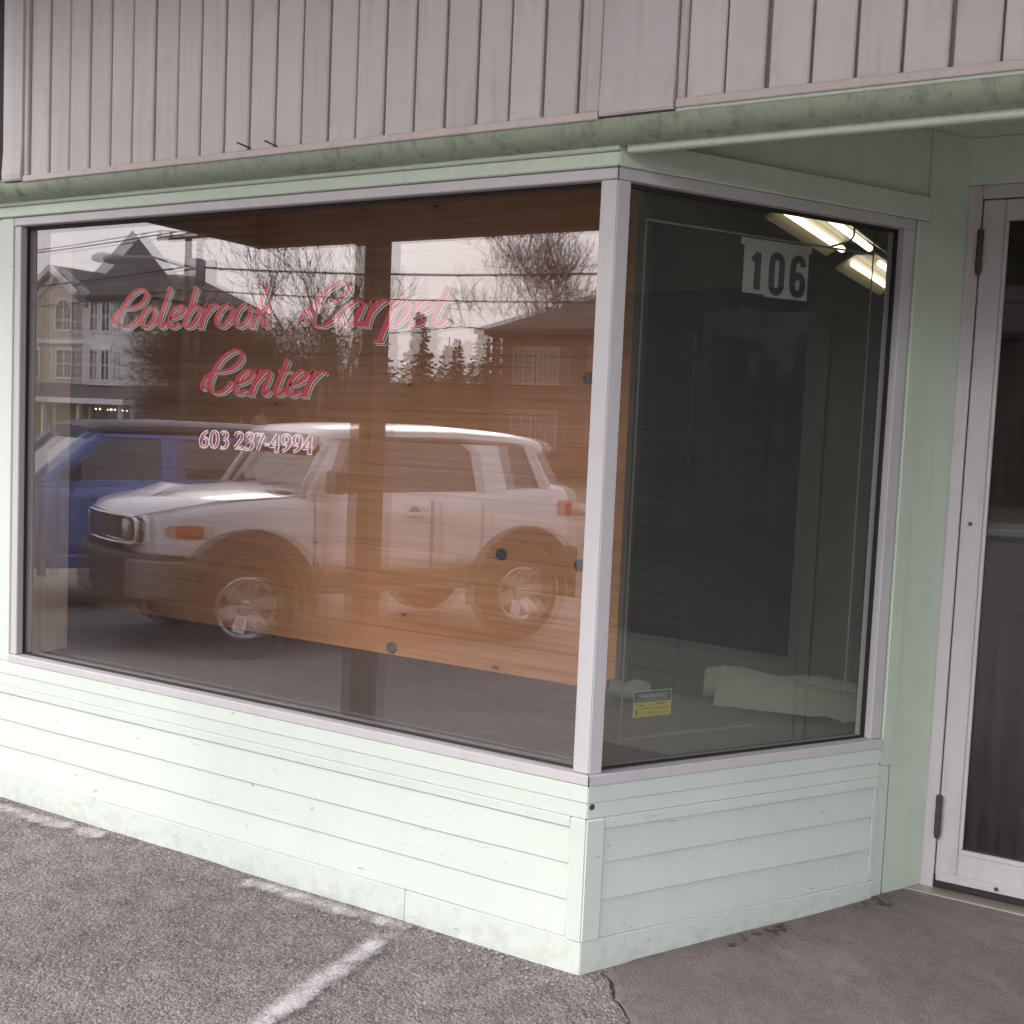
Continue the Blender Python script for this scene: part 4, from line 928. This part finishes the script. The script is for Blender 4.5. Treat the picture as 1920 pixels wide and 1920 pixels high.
pc = MB(); pc.add([(-57, HY+2.4, 2.15), (-42.6, HY+2.4, 2.15), (-42.9, HY+.1, 2.95), (-57, HY+.1, 2.95), (-57, HY+2.4, 1.95), (-42.6, HY+2.4, 1.95), (-42.6, HY+.1, 1.95), (-57, HY+.1, 1.95)], [(0, 1, 2, 3), (0, 4, 5, 1), (1, 5, 6, 2), (4, 7, 6, 5)]); po = pc.build('porch_roof', 'shingle', hb)
MB().box(-57, -42.6, HY+2.41, HY+2.5, 1.9, 2.17).build('porch_fascia', 'wtrim', po)
MB().box(-57, -42.8, HY, HY+2.3, GF-.2, .1).build('porch_floor', 'concrete', hb)
for x in (-56, -53.3, -50.9, -48.7, -46, -43.0): MB().box(x-.09, x+.09, HY+2.1, HY+2.28, .1, 1.95).build('porch_post', 'wtrim', hb)
for x in (-45.6, -45.3, -44.5, -44.2): MB().lathe([(0, -.06), (.06, 0), (0, .06)], 'z', (x, HY+1.5, 1.65), 8).build('porch_bulb', 'porchlight', po)
MB().box(-48.1, -43.7, HY-.59, HY-.3, .1, 1.9).build('dark_shopfront', 'win', hb)
# brown hip-roofed house
BY = -36.0
bh = root('brown_house', (-10, BY-6, GF), 'long brown house with hip roof and white windows, mirrored right in the display window', 'house')
MB().box(-21.9, 3.0, BY-12, BY, GF-.2, 5.35).build('wall', 'brick', bh)
x0, x1, y0, y1 = -22.45, 3.6, BY+.55, BY-12.5; zr = 8.7
br = MB(); br.add([(x0, y0, 5.45), (x1, y0, 5.45), (x1, y1, 5.45), (x0, y1, 5.45), (x0+6.5, BY-6, zr), (x1-6.5, BY-6, zr), (x0, y0, 5.25), (x1, y0, 5.25), (x1, y1, 5.25), (x0, y1, 5.25)],
    [(0, 1, 5, 4), (1, 2, 5), (2, 3, 4, 5), (3, 0, 4), (0, 6, 7, 1), (1, 7, 8, 2), (2, 8, 9, 3), (3, 9, 6, 0), (6, 9, 8, 7)]); br.build('roof', 'brownroof', bh)
for i in range(3):
    for z, h in ((3.4, 1.3), (.85, 1.4)):
        for dx in (-.55, .55): house_window(bh, -19.85+3.3*i+dx, z, .8, h, BY+.01, trim='dulltrim')
# utility pole with lamp, transformer, wires
PX, PY = -25.3, -22.9
up_ = root('utility_pole', (PX, PY, GF), 'wooden utility pole with crossarm, grey transformer and arm lamp, mirrored beside the gabled house', 'utility pole')
MB().tube([(PX, PY, GF-.5), (PX, PY, 4), (PX+.03, PY, 7.7)], [.15, .13, .10], 10).build('pole', 'polew', up_, smooth=True)
ca_ = MB().box(PX-1.15, PX+1.15, PY+.1, PY+.22, 6.98, 7.12).build('crossarm', 'polew', up_, .01)
for dx in (-1.05, -.6, .6, 1.05): MB().lathe([(.02, 0), (.05, .04), (.03, .08), (.05, .12), (0, .16)], 'z', (PX+dx, PY+.16, 7.12), 8).build('insulator', 'lampgrey', ca_)
MB().lathe([(0, 5.55), (.24, 5.57), (.25, 6.3), (.2, 6.36), (0, 6.38)], 'z', (PX+.48, PY+.05, 0), 16).build('transformer', 'tank', up_, smooth=True)
MB().tube([(PX, PY, 6.1), (PX-1.2, PY+.3, 6.45), (PX-2.8, PY+.5, 6.5)], .035, 8).build('lamp_arm', 'lampgrey', up_)
MB().lathe([(0, -.55), (.10, -.5), (.17, -.2), (.16, .1), (.08, .3), (0, .32)], 'x', (PX-3.15, PY+.55, 6.47), 14).build('lamp_head', 'lampgrey', up_, smooth=True)
wi = 0
wl_lab = ['upper overhead wire on the crossarm of the utility pole', 'second overhead wire on the crossarm of the utility pole', 'thick lower overhead cable running past the utility pole', 'lowest thin overhead wire running past the utility pole', 'far overhead wire crossing in front of the conifers']
for (za, dy, zb, x0, x1, rad) in ((7.28, .16, 7.28, -1.05, 0, .018), (7.28, .16, 7.28, .6, 0, .018), (6.15, .0, 6.15, 0, 0, .032), (5.45, .0, 5.5, 0, 0, .02), (5.9, -16, 5.9, 0, 0, .025)):
    pts = []
    for i in range(-2, 3):
        for k in range(10):
            t = k/10; X = PX+x0+(i+t)*34; pts.append((X, PY+dy, za-1.1*4*t*(1-t)*.6))
    o = MB().tube(pts, rad, 5).build('overhead_wire', 'wire'); tag(o, wl_lab[wi], 'wire', 'wires along the street'); wi += 1

# ---- trees
def bare_tree(name, loc, h, label, seed, stems=1, spread=.5, levels=5, twig=.7, rad=.16, dens=3, up_bias=.35, kids=(2, 4), minr=.007):
    rnd = random.Random(seed); t = root(name, loc, label, 'tree', 'trees across the street')
    trunk = MB(); crown = MB()
    def grow(p, d, ln, r, lev):
        n = 4 if lev < 2 else 3; pts = [p]; q = p.copy(); dd = d.copy()
        for i in range(n):
            dd = (dd+Vector((rnd.gauss(0, .13), rnd.gauss(0, .13), rnd.gauss(0, .10)+.05*up_bias))*(1+.25*lev)).normalized(); q = q+dd*ln/n; pts.append(q.copy())
        rads = [r*(1-.55*i/n) for i in range(n+1)]
        (trunk if lev < 2 else crown).tube([tuple(x) for x in pts], rads, 7 if lev == 0 else (5 if lev < 2 else 3), False)
        if lev >= levels: return
        k = rnd.randint(*kids)+(1 if lev >= 2 else 0)
        for j in range(k):
            f = rnd.uniform(.35, 1.0) if j else 1.0; ii = min(n-1, int(f*n)); b = pts[ii].lerp(pts[ii+1], f*n-ii if f < 1 else 1)
            ax = Vector((rnd.gauss(0, 1), rnd.gauss(0, 1), rnd.gauss(0, .5)+up_bias)).normalized()
            nd = (dd*(1-spread)+ax*spread).normalized()
            grow(b, nd, ln*rnd.uniform(.55, .8)*(1 if lev < 2 else twig/.7), max(r*(.62 if j == 0 else .48)*(1-.3*f), minr), lev+1)
    for s in range(stems):
        d = Vector((rnd.gauss(0, .16), rnd.gauss(0, .16), 1)).normalized() if stems > 1 else Vector((0, 0, 1))
        grow(Vector(loc)+Vector((rnd.uniform(-.3, .3), rnd.uniform(-.3, .3), -.2))*(stems > 1), d, h*.34, rad*rnd.uniform(.8, 1.1), 0)
    trunk.build('trunk', 'bark', t, smooth=True, recalc=False); crown.build('crown', 'twig', t, recalc=False)
    return t
bare_tree('bare_tree', (-21.8, -26, GF), 11, 'bare multi-stemmed tree with fine twigs, mirrored behind the canopy post', 11, stems=4, spread=.40, levels=5, rad=.15, kids=(2, 3), up_bias=.7, minr=.010)
bare_tree('bare_tree', (-28.4, -28, GF), 8.4, 'dense twiggy bare tree mirrored behind the shop name', 22, stems=6, spread=.62, levels=6, rad=.12, kids=(2, 4), up_bias=.25, minr=.014)
bare_tree('bare_shrub', (-33.0, -31, GF), 5.2, 'low tangled bare shrub mirrored in front of the gabled house', 23, stems=5, spread=.6, levels=5, rad=.06, kids=(3, 4), up_bias=.2)
bare_tree('bare_tree', (-30.6, -52, GF), 17, 'tall bare tree rising behind the left end of the brown house', 31, stems=2, spread=.42, levels=5, rad=.2, kids=(2, 4), up_bias=.6, minr=.016)
bare_tree('bare_tree', (-26.2, -53, GF), 18, 'tall bare tree rising behind the roof of the brown house', 35, stems=3, spread=.40, levels=5, rad=.2, kids=(2, 4), up_bias=.6, minr=.016)
bare_tree('bare_tree', (-36, -44, GF), 11, 'slender bare tree between the gabled house and the conifers', 41, stems=1, spread=.5, levels=6, rad=.14, kids=(2, 4), up_bias=.5)
bare_tree('bare_tree', (-27.2, -31, GF), 7, 'short bare tree left of the multi-stemmed one', 47, stems=2, spread=.55, levels=6, rad=.10, kids=(3, 4), up_bias=.3)
def conifer_mesh(h, rad, seed):
    rnd = random.Random(seed); m = MB(); z = h*.06
    while z < h*.985:
        f = z/h; r_ = rad*(1-f)**.62*rnd.uniform(.6, 1.15)+.05; nb = 13 if f < .8 else 8
        for k in range(nb):
            a = 2*math.pi*(k+rnd.random())/nb; L_ = r_*rnd.uniform(.6, 1.1); d = Vector((math.cos(a), math.sin(a), 0)); s = Vector((-d.y, d.x, 0))
            steps = max(3, int(L_/.2))
            for i in range(steps):
                u = (i+.6)/steps; c0 = d*L_*u+Vector((0, 0, z-.22*L_*u+rnd.uniform(-.14, .14))); w_ = .30*(1-.5*u)*rnd.uniform(.5, 1.3)
                for sg in (-1, 1):
                    tip = c0+s*sg*w_+d*.18+Vector((0, 0, rnd.uniform(-.16, .02)))
                    m.add([tuple(c0-d*.14), tuple(c0+d*.16+Vector((0, 0, .05))), tuple(tip)], [(0, 1, 2)])
        z += h*.024*rnd.uniform(.7, 1.2)
    me = m.build('crown', 'needle', None, recalc=False); mesh = me.data; bpy.data.objects.remove(me); return mesh
cm = [conifer_mesh(9, 2.0, 1), conifer_mesh(11, 2.3, 2), conifer_mesh(8, 2.2, 3)]
tm_ = MB().tube([(0, 0, -.3), (0, 0, 5), (0, 0, 8.5)], [.2, .12, .04], 7).build('trunk', 'bark', None, smooth=True); tmesh = tm_.data; bpy.data.objects.remove(tm_)
cpos = [(-49, -59, 0, 1.0), (-46.3, -61, 1, .85), (-44.2, -58, 2, 1.05), (-42.0, -60, 0, 1.05), (-40.2, -62, 1, .72), (-38.6, -58.5, 2, .9), (-36.9, -60, 0, .95), (-35.0, -62, 1, .86), (-33.2, -58, 2, .95), (-52.5, -62, 1, .9), (-55.5, -60, 0, 1.0), (-31, -60, 0, .95)]
order = sorted(cpos, key=lambda p: -p[0]/abs(p[1]))
ordw = ['nearest the brown house', 'second from the brown house', 'third from the brown house', 'fourth from the brown house', 'fifth from the brown house', 'sixth from the brown house', 'seventh from the brown house', 'eighth from the brown house', 'ninth from the brown house', 'tenth from the brown house', 'eleventh from the brown house', 'farthest from the brown house']
order = sorted(cpos, key=lambda p: p[0]/p[1])
for i, (x, y, k, s) in enumerate(order):
    t = root('conifer_tree', (x, y, GF), 'dark conifer in the mirrored tree row, '+ordw[i], 'tree', 'conifers across the street', local=True)
    t.scale = (s*1.05, s*1.05, s); t.rotation_euler = (0, 0, i*1.3)
    for nm, me in (('trunk', tmesh), ('crown', cm[k])):
        o = bpy.data.objects.new(nm, me); COL.objects.link(o); o.parent = t
# far wood that reads as one mass
rnd = random.Random(9); m = MB()
for i in range(1500):
    x = rnd.uniform(-150, 30); y = rnd.uniform(-95, -72); h = rnd.uniform(3.5, 6.8); z = GF
    d = Vector((rnd.gauss(0, .3), rnd.gauss(0, .3), 1))
    m.tube([(x, y, z), (x+d.x, y+d.y, h*.6), (x+d.x*2, y+d.y*2, h)], [.14, .07, .015], 3, False)
    for j in range(16):
        u = rnd.uniform(.25, 1); b = Vector((x+d.x*2*u, y+d.y*2*u, z+h*u)); e = b+Vector((rnd.gauss(0, 1.0), rnd.gauss(0, .8), rnd.uniform(.1, 1.0)))
        m.add([tuple(b), tuple(b+Vector((.06, 0, .06))), tuple(e), tuple(e+Vector((.10, 0, -.16)))], [(0, 1, 2), (0, 2, 3)])
o = m.build('woodland', 'twig', None, recalc=False); struct(o, 'stuff'); o['label'] = 'far leafless wood behind the conifers'
hl = MB(); N = 60
hl.v = [(-260+7*i, -150, GF-1) for i in range(N)]+[(-260+7*i, -150, 7.5+3.0*noise.noise((i*.15, 0, 0))+1.2*noise.noise((i*.7, 2, 0))) for i in range(N)]+[(-260+7*i, -260, 9) for i in range(N)]
hl.f = [(i, i+1, N+i+1, N+i) for i in range(N-1)]+[(N+i, N+i+1, 2*N+i+1, 2*N+i) for i in range(N-1)]
struct(hl.build('hills', mat_simple('wooded_hill', (.055, .05, .042), .95, 0, .4, .5), recalc=False))

# ------------------------------------------------------------------ grit and leaf litter along the wall
rnd = random.Random(4); m = MB()
def pebble(x, y, s):
    z = gz(x, y)+s*.3; vs = []
    for k in range(5): a = 2*math.pi*k/5+rnd.random(); vs.append((x+s*math.cos(a)*rnd.uniform(.7, 1.2), y+s*math.sin(a)*rnd.uniform(.7, 1.2), z))
    vs += [(x, y, z+s*rnd.uniform(.4, .8)), (x, y, z-s*.7)]; m.add(vs, [(k, (k+1) % 5, 5) for k in range(5)]+[((k+1) % 5, k, 6) for k in range(5)])
for i in range(520):
    x = rnd.uniform(-2.7, 0); pebble(x, -.025-abs(rnd.gauss(0, .07)), rnd.choice([.0015, .002, .0025, .003, .0045, .006]))
for i in range(260):
    s = rnd.uniform(0, 1.2); o_ = -.025-abs(rnd.gauss(0, .06)); p = TS(s, o_, 0); pebble(p[0], p[1], rnd.choice([.0015, .002, .003, .004]))
for i in range(500): pebble(rnd.uniform(-2.6, 1.6), rnd.uniform(-1.6, .9) if False else rnd.uniform(-1.6, -.05), rnd.choice([.0015, .002, .0025, .0035]))
struct(m.build('grit', 'stone', None, recalc=False), 'stuff')['label'] = 'loose pale grit scattered along the foot of the wall'
m = MB()
for i in range(26):
    s, o_ = (rnd.gauss(.62, .06), -.035-abs(rnd.gauss(0, .02))) if i < 14 else (rnd.gauss(1.08, .05), -.03-abs(rnd.gauss(0, .025)))
    p = Vector(TS(s, o_, 0)); p.z = gz(p.x, p.y)+.008+rnd.random()*.008; a = rnd.uniform(0, 6.28); d = Vector((math.cos(a), math.sin(a), rnd.uniform(-.2, .4)))*rnd.uniform(.008, .018); q = Vector((-d.y, d.x, .004))*.5
    m.add([tuple(p-d), tuple(p+q), tuple(p+d), tuple(p-q)], [(0, 1, 2), (0, 2, 3)])
for i in range(9):
    s = rnd.gauss(.6, .1); p = Vector(TS(s, -.06-rnd.random()*.12, 0)); p.z = gz(p.x, p.y)+.006; a = rnd.uniform(-.9, -.2); d = Vector((math.cos(a), math.sin(a), 0))*rnd.uniform(.02, .06)
    m.tube([tuple(p-d), tuple(p+Vector((0, 0, .004))), tuple(p+d)], .0008, 3)
struct(m.build('leaf_litter', 'leafl', None, recalc=False), 'stuff')['label'] = 'dry leaves and straw caught at the foot of the splayed wall'
